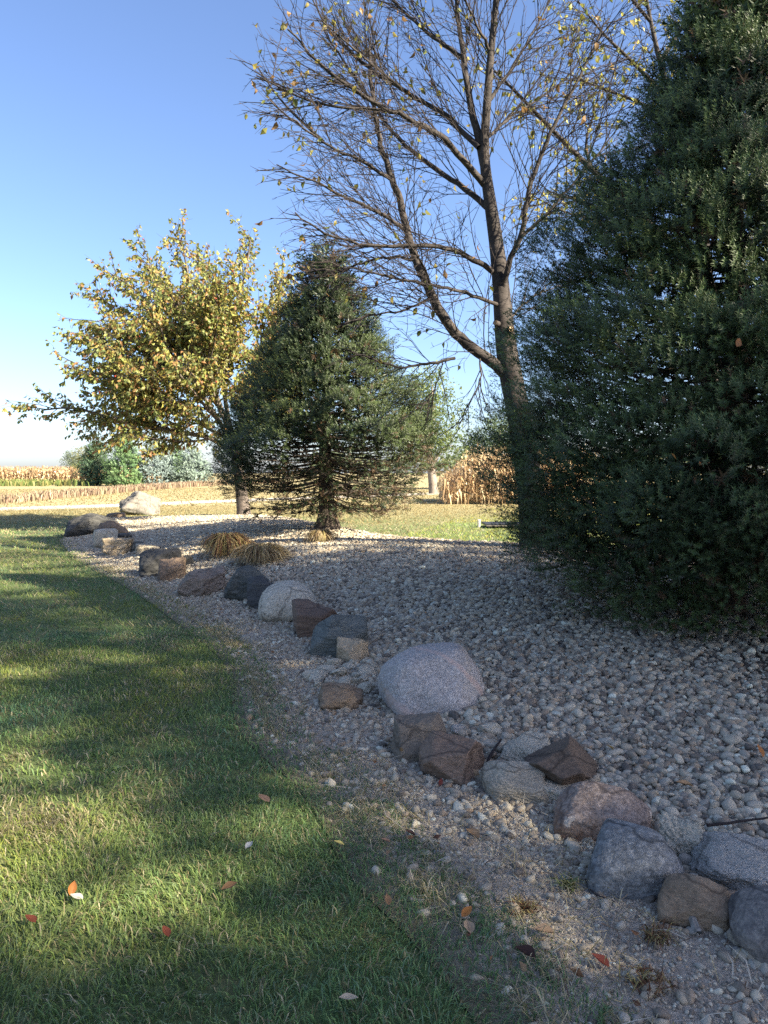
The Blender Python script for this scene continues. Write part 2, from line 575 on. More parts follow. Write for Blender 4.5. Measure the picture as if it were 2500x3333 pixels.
def rock_shape(sub, planes, seed, k=14.0, rough=0.05, extra=6, extra_d=(0.86, 1.05), box=True, lobes=0.0, layer=0.0):
    r_ = np.random.default_rng(seed)
    v, f = ICO[sub]
    d = v.copy()
    pl = [(np.array(p[:3], float) / np.linalg.norm(p[:3]), p[3]) for p in planes]
    if box:
        for n in ((1, 0, 0), (-1, 0, 0), (0, 1, 0), (0, -1, 0), (0, 0, 1), (0, 0, -1)):
            pl.append((np.array(n, float), 1.0))
    for _ in range(extra):
        n = r_.normal(size=3)
        pl.append((n / np.linalg.norm(n), r_.uniform(*extra_d)))
    # warp the directions a little so that the facets are not perfectly flat
    w = d + 0.07 * np.stack([snoise3(d * 2.2, seed + q) for q in range(3)], -1)
    w = norm(w)
    inv = np.zeros(len(d))
    for n, dd in pl:
        c = np.maximum(w @ n, 0.0) / dd
        inv += c ** k
    rad = inv ** (-1.0 / k)
    p = d * rad[:, None]
    rad2 = rad * (1 + rough * 0.9 * snoise3(p * 3.0, seed + 5) + rough * 0.6 * (1 - 2 * np.abs(snoise3(p * 6.5, seed + 6))) + rough * 0.42 * snoise3(p * 15, seed + 7) + rough * 0.34 * (1 - 2 * np.abs(snoise3(p * 30, seed + 8))))
    if lobes:
        q = np.stack([snoise3(p * 2.0, seed + 30 + k2) for k2 in range(3)], -1) * 0.4
        rad2 += lobes * (np.abs(np.sin(p[:, 2] * 4.2 + q[:, 0] * 2)) ** 0.6 * np.abs(np.sin(p[:, 0] * 3.6 + q[:, 1] * 3)) ** 0.5 - 0.5)
    if layer:
        u = p[:, 2] * 5 + p[:, 0] * 1.6 + 0.5 * snoise3(p * 1.5, seed + 40)
        rad2 += layer * (np.abs((u % 1.0) - 0.5) - 0.25)
    return d * rad2[:, None], f

BOULDERS = []
rock_bvh_parts = []
def boulder(name, box_px, mat, label, cat="boulder", planes=(), seed=1, D=0.85, k=16, rough=0.06, extra=6, extra_d=(0.86, 1.05), sink=0.18, yaw=0.0, sub=5,
            lobes=0.0, layer=0.0, lift=0.0, tilt=(0, 0), group="boulders lining the edge of the gravel bed", hscale=1.0, back=0.0):
    x0, x1, yt, yb = box_px
    xc = (x0 + x1) / 2
    g = hit(xc, yb - 0.04 * (yb - yt))
    dist = g[1] + back
    d0 = pix_dir(xc, yb)
    rng_ = dist / d0[1]
    W = (x1 - x0) * rng_ / F_PX
    Dd = W * D
    th = math.atan2(-d0[2], d0[1])
    # the front of the stone touches the ground at g; the top edge is seen at yt
    V = (yb - yt) * rng_ / F_PX
    Hh = max(0.30 * V, (V / math.cos(0.0) - Dd * 0.75 * math.sin(th)) / math.cos(th)) * hscale
    v, f = rock_shape(sub, planes, seed, k, rough, extra, extra_d, lobes=lobes, layer=layer)
    lo, hi = v.min(0), v.max(0)
    v = (v - (lo + hi) / 2) / ((hi - lo) / 2)
    full = Hh / (1 - sink)
    v = v * np.array([W / 2, Dd / 2, full / 2])
    ry = Matrix.Rotation(tilt[1], 3, 'Y') @ Matrix.Rotation(tilt[0], 3, 'X')
    v = v @ np.array(ry).T
    cz = g[2] + Hh - full / 2 + lift
    cy = dist + Dd / 2 * 0.92
    cx = g[0] * cy / dist if back == 0 else (xc - CX) / F_PX * cy
    v[:, 2] += full / 2 - sink * full
    me = mesh_from(name, v, f, None, True)
    o = link(name, me, mat, None, (cx, cy, cz - full / 2 + sink * full))
    o.rotation_euler.z = yaw - math.atan2(cx, cy)
    tag(o, label, cat, group)
    BOULDERS.append((o, v, f))
    return o

RM = rock_mat
m_pale = RM("pale grey rock", (0.245, 0.230, 0.201), (0.449, 0.422, 0.366), (0.680, 0.640, 0.555), speck=0.25, scale=5, lichen=(0.163, 0.154, 0.130), lich_amt=0.35)
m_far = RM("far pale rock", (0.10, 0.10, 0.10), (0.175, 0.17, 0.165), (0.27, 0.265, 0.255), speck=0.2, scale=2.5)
m_dark = RM("dark blue rock", (0.027, 0.029, 0.033), (0.061, 0.064, 0.068), (0.136, 0.141, 0.142), scale=3, layered=0.5)
m_brown = RM("brown rock", (0.102, 0.074, 0.054), (0.204, 0.151, 0.112), (0.340, 0.269, 0.206), scale=4, layered=0.3)
m_redbrown = RM("red brown rock", (0.075, 0.051, 0.040), (0.143, 0.100, 0.078), (0.245, 0.186, 0.147), scale=4, layered=0.5, bumpy=0.4)
m_tan = RM("tan rock", (0.231, 0.186, 0.130), (0.408, 0.339, 0.248), (0.585, 0.506, 0.389), scale=6, bumpy=0.6)
m_pink = RM("pinkish grey rock", (0.116, 0.092, 0.078), (0.224, 0.186, 0.159), (0.408, 0.352, 0.307), scale=5, layered=0.2, bumpy=0.8)
m_bluegreen = RM("blue green rock", (0.038, 0.044, 0.042), (0.095, 0.105, 0.101), (0.211, 0.224, 0.212), scale=4, layered=0.6, bumpy=0.8, lichen=(0.517, 0.486, 0.437), lich_amt=0.2)
m_slate = RM("slate blue rock", (0.054, 0.067, 0.068), (0.129, 0.151, 0.151), (0.245, 0.269, 0.266), scale=4, layered=0.7, rot=(0.6, 0.5, 0), bumpy=0.6)
m_granite = RM("speckled granite", (0.15, 0.145, 0.15), (0.32, 0.315, 0.325), (0.56, 0.56, 0.57), speck=0.6, scale=3, speck_scale=150, vein=(0.48, 0.37, 0.34), bumpy=0.5, crack=0)
m_olive = RM("olive brown rock", (0.095, 0.082, 0.068), (0.170, 0.147, 0.124), (0.272, 0.237, 0.195), scale=4, layered=0.25, lichen=(0.177, 0.109, 0.041), lich_amt=0.25)
m_wedge = RM("chestnut rock", (0.088, 0.064, 0.051), (0.190, 0.138, 0.109), (0.354, 0.269, 0.212), scale=3.5, layered=0.4, rot=(0.2, 0.7, 0))
m_white = RM("white limestone", (0.354, 0.333, 0.277), (0.571, 0.538, 0.454), (0.750, 0.742, 0.637), scale=7, bumpy=1.0)
m_layer = RM("banded grey rock", (0.177, 0.160, 0.130), (0.340, 0.314, 0.260), (0.544, 0.499, 0.413), scale=3, layered=0.6, rot=(0.2, -0.45, 0), bumpy=0.6)
m_cube = RM("dark brown block", (0.057, 0.044, 0.034), (0.112, 0.087, 0.070), (0.204, 0.156, 0.122), scale=3, layered=0.2, bumpy=0.35)
m_speck = RM("lichen spotted rock", (0.116, 0.090, 0.080), (0.218, 0.177, 0.159), (0.394, 0.339, 0.313), speck=0.45, scale=3.5, lichen=(0.626, 0.563, 0.507), lich_amt=0.32, stain=(0.177, 0.102, 0.065), bumpy=0.5, speck_scale=60)
m_navy = RM("blue black rock", (0.055, 0.062, 0.070), (0.15, 0.165, 0.18), (0.36, 0.385, 0.41), scale=6, speck=0.35, speck_scale=45, bumpy=0.5)
m_lime = RM("rough limestone", (0.34, 0.335, 0.32), (0.56, 0.555, 0.53), (0.76, 0.755, 0.73), scale=9, bumpy=1.3, lichen=(0.136, 0.122, 0.059), lich_amt=0.05)
m_umber = RM("umber rock", (0.116, 0.084, 0.059), (0.224, 0.173, 0.124), (0.354, 0.282, 0.212), scale=4, layered=0.2, bumpy=0.5)
m_mauve = RM("dark lichen rock", (0.075, 0.072, 0.076), (0.163, 0.156, 0.156), (0.326, 0.301, 0.277), scale=4.5, speck=0.3, lichen=(0.462, 0.397, 0.307), lich_amt=0.3, speck_scale=50)

# (far end first)
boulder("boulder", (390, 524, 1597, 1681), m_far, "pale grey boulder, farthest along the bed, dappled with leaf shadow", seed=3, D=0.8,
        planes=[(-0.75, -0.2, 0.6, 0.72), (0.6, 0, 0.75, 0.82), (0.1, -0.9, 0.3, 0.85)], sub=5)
boulder("boulder", (347, 410, 1668, 1688), m_brown, "small low grey brown rock in front of the farthest pale boulder", seed=4, sub=3)
boulder("boulder", (213, 385, 1669, 1745), m_dark, "broad blue black boulder at the far left end of the bed", seed=6, D=0.7,
        planes=[(-0.65, -0.2, 0.7, 0.68), (0.45, 0, 0.85, 0.75)], sub=5)
boulder("boulder", (318, 420, 1694, 1748), m_brown, "grey brown boulder leaning on the blue black boulder", seed=8, D=0.8, planes=[(0.6, -0.2, 0.75, 0.6), (-.5, -.3, .8, .75)], sub=5)
boulder("boulder", (305, 385, 1720, 1786), m_pale, "pale rounded rock beside the lobed tan rock", seed=9, D=0.8, sub=3)
boulder("flat_rock", (325, 430, 1736, 1772), m_dark, "thin dark slab lying on top of the lobed tan rock", "rock", seed=10, D=0.7, lift=0.0, sink=0.05, sub=3, back=0.05)
boulder("boulder", (333, 436, 1749, 1813), m_tan, "tan lobed rock with deep rounded creases", seed=12, D=0.7, lobes=0.16, sub=5)
boulder("flat_rock", (428, 482, 1760, 1796), m_bluegreen, "small flat dark rock right of the lobed tan rock", "rock", seed=13, D=0.9, sub=3)
boulder("flat_rock", (440, 525, 1768, 1806), m_layer, "low stack of thin pale slabs between lobed and dark rocks", "rock", seed=14, D=0.9, layer=0.12, sub=5)
boulder("boulder", (452, 600, 1782, 1880), m_dark, "dark jagged boulder under the brown split slab", seed=16, D=0.8, planes=[(-0.5, -0.5, 0.7, 0.7), (0.1, -0.95, -0.1, 0.8), (0.1, 0, 1, 0.7)], k=22, rough=0.06)
boulder("boulder", (596, 632, 1806, 1842), m_dark, "small black rock behind the brown split slab", seed=17, sub=3)
boulder("flat_rock", (512, 606, 1814, 1896), m_brown, "brown split slab with a pale flat top facing the lawn", "rock", seed=18, D=0.7,
        planes=[(-0.1, -0.35, 0.95, 0.6), (0, -1, -0.1, 0.8), (1, -0.1, 0, 0.85)], k=30, extra=3)
boulder("boulder", (578, 736, 1842, 1947), m_pink, "pinkish grey blocky boulder beside the brown split slab", seed=20, D=0.8, k=24, rough=0.06,
        planes=[(-0.1, -0.3, 0.95, 0.7), (-0.35, -0.9, 0.05, 0.8), (0.5, -0.8, 0.0, 0.85), (-0.8, -0.1, 0.5, 0.8)])
boulder("boulder", (727, 884, 1842, 1963), m_bluegreen, "dark blue green boulder with a chalky white patch", seed=22, D=0.95, k=22, rough=0.06,
        planes=[(0.5, -0.25, 0.8, 0.62), (-0.25, -0.95, 0.15, 0.78), (-0.85, 0, 0.4, 0.85), (0.1, -.7, .7, .72)])
boulder("boulder", (801, 925, 1874, 1990), m_dark, "small dark banded rock squeezed behind the round pale boulder", seed=24, D=1.0, k=18, layer=0.03,
        planes=[(-0.4, -0.8, 0.45, 0.65), (0.6, 0, 0.8, 0.7)])
boulder("boulder", (837, 1036, 1886, 2034), m_pale, "round pale grey boulder, smooth as an egg", seed=26, D=0.95, k=6, rough=0.025, extra=5,
        planes=[(-0.6, -0.2, 0.75, 0.86), (0.65, -0.1, 0.7, 0.82), (0, -0.9, 0.35, 0.9)])
boulder("boulder", (947, 1110, 1951, 2083), m_redbrown, "reddish brown square block with a flat front", seed=28, D=0.95, k=28, rough=0.03, extra=2,
        planes=[(-0.05, -0.25, 0.97, 0.66), (-0.25, -0.97, 0.02, 0.80), (0.75, -0.65, 0.0, 0.85), (-0.95, -0.2, 0.1, 0.9), (0.6, 0.3, 0.7, 0.8)])
boulder("boulder", (1008, 1202, 1994, 2150), m_slate, "slate blue angular boulder with a slanting cleft top", seed=30, D=0.9, k=26, rough=0.035, extra=2, layer=0.02,
        planes=[(0.30, -0.50, 0.82, 0.50), (-0.20, -0.97, -0.10, 0.78), (-0.72, -0.30, 0.62, 0.66), (0.75, -0.65, -0.05, 0.80), (-0.1, 0.6, 0.8, 0.8)])
boulder("boulder", (1092, 1204, 2071, 2165), m_tan, "small tan angular rock in front of the slate blue boulder", seed=32, D=0.85, k=26, rough=0.05, extra=3,
        planes=[(-0.2, -0.55, 0.8, 0.62), (0.55, -0.75, 0.2, 0.68), (-0.65, -0.65, -0.2, 0.8), (0.2, .3, .9, .8)])
boulder("boulder", (1032, 1186, 2226, 2317), m_umber, "low flat brown rock left of the big granite boulder", seed=34, D=0.8, k=16, planes=[(-0.2, -0.5, 0.85, 0.68), (0.55, -0.3, 0.8, 0.7)])
boulder("boulder", (1211, 1588, 2091, 2341), m_granite, "largest boulder, speckled lilac grey granite with a pink vein", seed=36, D=0.82, k=11, rough=0.02, extra=3, sub=6,
        planes=[(0.22, -0.72, 0.62, 0.70), (-0.22, -0.12, 0.97, 0.80), (0.85, -0.35, 0.35, 0.82), (-0.85, -0.3, 0.45, 0.84), (-.35, -.85, .3, .84)])
boulder("boulder", (1266, 1478, 2330, 2485), m_olive, "olive brown rock with a broad sloping face below the granite boulder", seed=38, D=0.75, k=26, rough=0.03, extra=2, sub=6,
        planes=[(0.02, -0.78, 0.60, 0.60), (-0.1, -0.1, 1, 0.85), (-0.95, -0.25, 0.1, 0.88), (0.75, -0.35, 0.5, 0.78)])
boulder("boulder", (1362, 1588, 2390, 2565), m_wedge, "chestnut wedge shaped rock with a thin pale streak", seed=40, D=0.95, k=26, rough=0.03, extra=2, sub=6, yaw=0.15,
        planes=[(-0.30, -0.30, 0.90, 0.56), (-0.25, -0.92, 0.30, 0.70), (0.80, -0.55, 0.05, 0.74), (-0.8, -0.1, 0.6, 0.72), (0.4, 0.6, 0.7, 0.8)])
boulder("boulder", (1556, 1790, 2478, 2620), m_layer, "low grey banded rock at the bottom of the stacked group", seed=42, D=0.8, k=9, rough=0.045, layer=0.02, sub=6,
        planes=[(0.25, -0.6, 0.75, 0.72), (-0.6, -0.4, 0.65, 0.78)])
boulder("boulder", (1625, 1806, 2394, 2508), m_white, "chalky white rock behind the dark brown block", seed=44, D=0.8, k=22, rough=0.05, extra=4, sub=6, lift=0.0,
        planes=[(0.12, -0.25, 0.95, 0.72), (-0.25, -0.93, 0.2, 0.80), (-0.7, -0.2, 0.65, 0.8)])
boulder("flat_rock", (1722, 1866, 2536, 2614), m_white, "thin pale slab wedged under the dark brown block", "rock", seed=45, D=0.9, k=26, rough=0.05, sub=5, tilt=(0, 0.2))
boulder("boulder", (1698, 1952, 2405, 2600), m_cube, "dark brown pointed block tipped on the stacked rocks", seed=46, D=0.85, k=34, rough=0.03, extra=0, sub=6, sink=0.1,
        planes=[(0.03, -0.78, 0.62, 0.47), (-0.62, 0.10, 0.78, 0.50), (0.84, -0.10, 0.53, 0.56), (-0.50, -0.75, -0.45, 0.60), (0.5, -0.75, -0.45, 0.66)])
boulder("boulder", (1793, 2121, 2549, 2756), m_speck, "rusty grey boulder spotted with pale lichen", seed=48, D=0.72, k=10, rough=0.022, extra=3, sub=6,
        planes=[(-0.15, -0.55, 0.82, 0.70), (-0.80, -0.15, 0.55, 0.80), (0.80, -0.25, 0.50, 0.84), (0.1, -0.97, -0.1, 0.85)])
boulder("boulder", (2140, 2306, 2666, 2816), m_white, "knobbly chalk white rock between the blue black and limestone boulders", seed=50, D=0.8, lobes=0.14, rough=0.09, sub=6,
        planes=[(0, -0.7, 0.7, 0.75)], k=10)
boulder("boulder", (1910, 2231, 2699, 2945), m_navy, "round blue black mottled boulder next to the lichen spotted one", seed=52, D=0.82, k=7, rough=0.018, extra=3, sub=6,
        planes=[(-0.15, -0.5, 0.85, 0.80), (-0.85, -0.2, 0.45, 0.88), (0.8, -0.25, 0.5, 0.78), (0.55, -0.8, 0.0, 0.86)])
boulder("boulder", (2240, 2590, 2739, 2940), m_lime, "rough white limestone boulder at the right edge", seed=54, D=0.75, k=14, rough=0.05, extra=4, sub=6,
        planes=[(-0.05, -0.55, 0.82, 0.76), (-0.88, -0.2, 0.4, 0.84), (-0.2, -0.95, -0.1, 0.86)])
boulder("boulder", (2140, 2378, 2861, 3040), m_umber, "umber brown rounded rock behind the weathered stick", seed=56, D=0.75, k=13, rough=0.025, extra=4, sub=6,
        planes=[(-0.35, -0.55, 0.75, 0.70), (0.55, -0.45, 0.7, 0.72), (0.2, -0.95, 0.1, 0.82)])
boulder("boulder", (2364, 2680, 2921, 3185), m_mauve, "dark round boulder with tan lichen, lowest at the right edge", seed=58, D=0.85, k=6, rough=0.02, extra=3, sub=6,
        planes=[(-0.5, -0.4, 0.75, 0.84), (0, -0.8, 0.6, 0.86)])

def loose_rock(px, py, size, mat, seed, name, label, cat, group, flat=0.6, k=18):
    g = hit(px, py)
    v, f = rock_shape(2, [], seed, k, 0.05, 9, (0.62, 0.95))
    v = v * np.array([size, size * 0.8, size * flat])
    o = link(name, mesh_from(name, v, f, None, False), mat, None, (g[0], g[1], g[2] + size * flat * 0.45))
    o.rotation_euler = (rng.uniform(-.4, .4), rng.uniform(-.4, .4), rng.uniform(0, 6))
    tag(o, label, cat, group)
    BOULDERS.append((o, v, f))

for i, (px, py) in enumerate([(1085, 2178), (1110, 2195), (1140, 2180), (1165, 2205), (1060, 2190), (1040, 2210), (1075, 2222), (1120, 2222), (1150, 2228), (1185, 2222),
                              (1100, 2168), (1150, 2168), (1200, 2195), (1030, 2232), (1180, 2246), (1205, 2240), (1060, 2248), (1010, 2205)]):
    loose_rock(px + rng.uniform(-6, 6), py + rng.uniform(-5, 5), rng.uniform(0.04, 0.085), m_white, 200 + i, "limestone_chip",
               "pale jagged limestone chip heaped between the tan and low brown rocks", "stone", "limestone chips heaped beside the granite boulder", flat=0.55)
loose_rock(1600, 2385, 0.075, m_white, 240, "loose_stone", "pale loose stone just above the chestnut wedge rock", "stone", None)
loose_rock(1497, 2385, 0.06, m_lime, 241, "loose_stone", "small whitish stone beside the top of the olive brown rock", "stone", None)
loose_rock(1870, 2650, 0.03, m_cube, 242, "loose_stone", "small dark stone on the dirt left of the lichen spotted boulder", "stone", None)

allv, allf, off = [], [], 0
bpy.context.view_layer.update()
for o, v, f in BOULDERS:
    mw = np.array(o.matrix_world)
    allv.append(v @ mw[:3, :3].T + mw[:3, 3])
    allf.append(f + off)
    off += len(v)
ROCK_BVH = BVHTree.FromPolygons(np.concatenate(allv).tolist(), np.concatenate(allf).tolist())

# ------------------------------------------------------------------ pebbles
m_peb, nt, b = nmat("river pebbles")
oi = N(nt, "ShaderNodeObjectInfo")
col = ramp(nt, oi.outputs["Random"], [(0.0, (0.074, 0.061, 0.050)), (0.10, (0.188, 0.147, 0.110)), (0.20, (0.322, 0.269, 0.204)), (0.32, (0.442, 0.371, 0.276)), (0.42, (0.268, 0.192, 0.132)), (0.50, (0.389, 0.320, 0.240)),
                                       (0.62, (0.536, 0.474, 0.372)), (0.72, (0.335, 0.301, 0.258)), (0.82, (0.616, 0.538, 0.420)), (0.90, (0.214, 0.192, 0.174)), (0.95, (0.740, 0.740, 0.624)), (1.0, (0.402, 0.256, 0.144))])
tc = N(nt, "ShaderNodeTexCoord")
ng1 = noise(nt, 3.0, 5, 0.65, tc.outputs["Object"])
ng2 = noise(nt, 14.0, 3, 0.65, tc.outputs["Object"])
col = mix(nt, 1.0, col, (0.97, 0.95, 0.86), 'MULTIPLY')
col = mix(nt, ramp(nt, ng1, [(0.35, (0, 0, 0)), (0.7, (0.55, 0.55, 0.55))]), col, mix(nt, 0.5, col, (0.42, 0.40, 0.37)))
col = mix(nt, ramp(nt, ng2, [(0.55, (0, 0, 0)), (0.75, (0.6, 0.6, 0.6))]), col, mix(nt, 0.6, col, (0.06, 0.05, 0.045)))
nt.links.new(col, b.inputs["Base Color"])
b.inputs["Roughness"].default_value = 0.75
bump(nt, ng2, 0.35, 0.06, b)

PEB = []
for i in range(8):
    v, f = rock_shape(2, [], 300 + i, [5, 7, 9, 6, 12, 16, 22, 8][i], 0.03, 8, [(0.75, 1.0), (0.6, 0.9)][i in (4, 5, 6)], box=True)
    v = v / np.abs(v).max(0)
    PEB.append(mesh_from("pebble", v, f, None, True))
    PEB[-1].materials.append(m_peb)

def bed_area_weight(s, t):
    e = 1e-3
    a = (bed_point(np.clip(s + e, 0, 1), t) - bed_point(np.clip(s - e, 0, 1), t)) / (2 * e)
    b_ = (bed_point(s, np.clip(t + e, 0, 3)) - bed_point(s, np.clip(t - e, 0, 3))) / (2 * e)
    return np.linalg.norm(np.cross(a, b_), axis=-1)

def scatter(t0, t1, density, keep=None):
    n = 200000
    s, t = rng.random(n), rng.uniform(t0, t1, n)
    w = bed_area_weight(s, t)
    area = w.mean() * (t1 - t0)
    ok = rng.random(n) < w / w.max()
    s, t = s[ok], t[ok]
    want = int(area * density)
    while len(s) < want:
        s2, t2 = rng.random(n), rng.uniform(t0, t1, n)
        w2 = bed_area_weight(s2, t2)
        ok = rng.random(n) < w2 / w.max()
        s, t = np.concatenate([s, s2[ok]]), np.concatenate([t, t2[ok]])
    s, t = s[:want], t[:want]
    p = bed_point(s, t)
    vis = (p[:, 1] > 0.8) & (np.abs(p[:, 0]) < 0.75 * p[:, 1] + 1.2)
    return p[vis], s[vis], t[vis]

pts, siz, var = [], [], []
# round river pebbles over the mound
for dens, lift, (r0, r1) in ((1150, 0.002, (0.010, 0.026)), (560, 0.012, (0.011, 0.033))):
    p, s, t = scatter(1.0, 2.9, dens)
    patch = vnoise(p[:, 0] * 1.1 + 9, p[:, 1] * 1.1, 5) * 0.6 + vnoise(p[:, 0] * 3.1, p[:, 1] * 3.1, 6) * 0.4
    under = np.exp(-(((p[:, 0] - 2.9) / 1.9) ** 2 + ((p[:, 1] - 5.3) / 1.5) ** 2))  # pebbles thin out here so the dark ground deepens the spruce's shade
    keep = rng.random(len(p)) < 1 - np.clip((patch - 0.50) * 3.0 + 0.75 * under, 0, 0.92) * (0.25 + 0.75 * under)
    p, t = p[keep], t[keep]
    r = r0 + (r1 - r0) * rng.random(len(p)) ** 1.6
    p[:, 2] += lift * rng.uniform(0.4, 1.4, len(p))
    pts.append(p); siz.append(r)
    var.append(rng.choice([0, 1, 2, 3, 4, 5, 7], len(p)))
# smaller crushed stones on the dirt strip
p, s, t = scatter(0.05, 1.12, 1700)
patch = vnoise(p[:, 0] * 2.3, p[:, 1] * 2.3, 8) * 0.6 + vnoise(p[:, 0] * 6, p[:, 1] * 6, 9) * 0.4
near_cam = np.clip((p[:, 1] - 2.5) / 1.5, 0, 1)
keep = rng.random(len(p)) < np.clip(t * 1.3, 0, 1) * np.clip(1.35 - patch * (1.45 - 0.7 * near_cam), 0.1, 1)
p = p[keep]
r = 0.006 + 0.019 * rng.random(len(p)) ** 3.0
p[:, 2] += r * 0.15
pts.append(p); siz.append(r); var.append(rng.choice([1, 3, 4, 5, 6], len(p)))
p, s, t = scatter(0.12, 1.2, 4200)
keep = (p[:, 1] < 6.5) & (rng.random(len(p)) < np.clip(t * 1.6, 0, 1) * np.clip(1.5 - 1.6 * vnoise(p[:, 0] * 3.3, p[:, 1] * 3.3, 19), 0.1, 1))
p = p[keep]
pts.append(p); siz.append(rng.uniform(0.003, 0.0080, len(p))); var.append(rng.choice([1, 3, 4, 5, 6], len(p)))
pts, siz, var = np.concatenate(pts), np.concatenate(siz), np.concatenate(var)
scl = siz[:, None] * np.stack([rng.uniform(0.95, 1.45, len(siz)), rng.uniform(0.75, 1.1, len(siz)), rng.uniform(0.55, 0.95, len(siz))], -1)
rot = np.stack([rng.normal(0, 0.35, len(siz)), rng.normal(0, 0.35, len(siz)), rng.uniform(0, 6.28, len(siz))], -1)
sx_, sy_, depth = project(pts)
big = np.where((sx_ > 10) & (sx_ < 2490) & (sy_ > 0) & (sy_ < 3325) & (depth > 0), siz / np.maximum(depth, 0.1), 0)
order = np.argsort(-big)
picked = []
camv = Vector((0, 0, CAM_H))
for i in order:
    top = Vector(pts[i] + np.array([0, 0, scl[i, 2]]))
    d = camv - top
    if ROCK_BVH.ray_cast(top, d.normalized(), d.length)[0] is None and ROCK_BVH.find_nearest(Vector(pts[i]))[3] > scl[i, 0]:
        picked.append(i)
        if len(picked) == 300:
            break
peb_objs = []
for i in picked:
    o = bpy.data.objects.new("pebble", PEB[var[i]])
    COL.objects.link(o)
    o.location, o.rotation_euler, o.scale = pts[i], rot[i], scl[i]
    o.parent = gravel_bed
    peb_objs.append(o)
mask = np.ones(len(pts), bool)
mask[picked] = False

def scatter_object(name, pts, scl, rot, var, sources, label):
    me = bpy.data.meshes.new(name)
    me.vertices.add(len(pts))
    me.vertices.foreach_set("co", pts.astype(np.float32).ravel())
    for nm, arr in (("scl", scl), ("rot", rot)):
        me.attributes.new(nm, 'FLOAT_VECTOR', 'POINT').data.foreach_set("vector", arr.astype(np.float32).ravel())
    me.attributes.new("variant", 'INT', 'POINT').data.foreach_set("value", var.astype(np.int32))
    o = link(name, me)
    ng = bpy.data.node_groups.new(name, 'GeometryNodeTree')
    ng.interface.new_socket("Geometry", in_out='INPUT', socket_type='NodeSocketGeometry')
    ng.interface.new_socket("Geometry", in_out='OUTPUT', socket_type='NodeSocketGeometry')
    gi, go = ng.nodes.new("NodeGroupInput"), ng.nodes.new("NodeGroupOutput")
    mp = ng.nodes.new("GeometryNodeMeshToPoints")
    ip = ng.nodes.new("GeometryNodeInstanceOnPoints")
    gti = ng.nodes.new("GeometryNodeGeometryToInstance")
    for src in reversed(sources):
        oi = ng.nodes.new("GeometryNodeObjectInfo")
        oi.transform_space = 'ORIGINAL'
        oi.inputs["Object"].default_value = src
        ng.links.new(oi.outputs["Geometry"], gti.inputs[0])
    def attr(nm, ty):
        a = ng.nodes.new("GeometryNodeInputNamedAttribute")
        a.data_type = ty
        a.inputs["Name"].default_value = nm
        return a.outputs[0]
    e2r = ng.nodes.new("FunctionNodeEulerToRotation")
    ng.links.new(attr("rot", 'FLOAT_VECTOR'), e2r.inputs[0])
    ng.links.new(gi.outputs[0], mp.inputs[0])
    ng.links.new(mp.outputs[0], ip.inputs["Points"])
    ng.links.new(gti.outputs[0], ip.inputs["Instance"])
    ip.inputs["Pick Instance"].default_value = True
    ng.links.new(attr("variant", 'INT'), ip.inputs["Instance Index"])
    ng.links.new(e2r.outputs[0], ip.inputs["Rotation"])
    ng.links.new(attr("scl", 'FLOAT_VECTOR'), ip.inputs["Scale"])
    ng.links.new(ip.outputs[0], go.inputs[0])
    md = o.modifiers.new("scatter", 'NODES')
    md.node_group = ng
    tag(o, label, kind="stuff")
    return o

sources = [next((o for o in peb_objs if o.data == m_), None) for m_ in PEB]
sources = [s if s is not None else peb_objs[0] for s in sources]
scatter_object("gravel", pts[mask], scl[mask], rot[mask], var[mask], sources, "grey and tan river pebbles covering the raised bed")

# ------------------------------------------------------------------ grass
def blades(buf, p, h, w, col, lean, tip_col=1.15, simple=False, lawn_dir=None):
    n = len(p)
    az = rng.uniform(0, 6.28, n)
    side = np.stack([np.cos(az), np.sin(az), np.zeros(n)], -1)
    la = rng.uniform(0, 6.28, n) if lawn_dir is None else lawn_dir
    ld = np.stack([np.cos(la), np.sin(la), np.zeros(n)], -1)
    up = np.array([0, 0, 1.0])
    lean = lean[:, None]
    h, w = h[:, None], w[:, None]
    if simple:
        tip = p + up * h * 0.9 + ld * h * lean
        v = np.stack([p - side * w / 2, p + side * w / 2, tip], 1)
        f = np.arange(3 * n).reshape(n, 3)
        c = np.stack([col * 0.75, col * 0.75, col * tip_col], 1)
    else:
        mid = p + up * h * 0.6 + ld * h * lean * 0.35
        tip = p + up * h * (1 - 0.35 * lean) + ld * h * lean
        v = np.stack([p - side * w / 2, p + side * w / 2, mid - side * w * 0.42, mid + side * w * 0.42, tip], 1)
        k = np.arange(n)[:, None] * 5
        f = np.concatenate([k + np.array([[0, 1, 3]]), k + np.array([[0, 3, 2]]), k + np.array([[2, 3, 4]])])
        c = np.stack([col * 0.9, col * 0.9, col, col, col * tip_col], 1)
    buf.add(v.reshape(-1, 3), f, c.reshape(-1, 3))

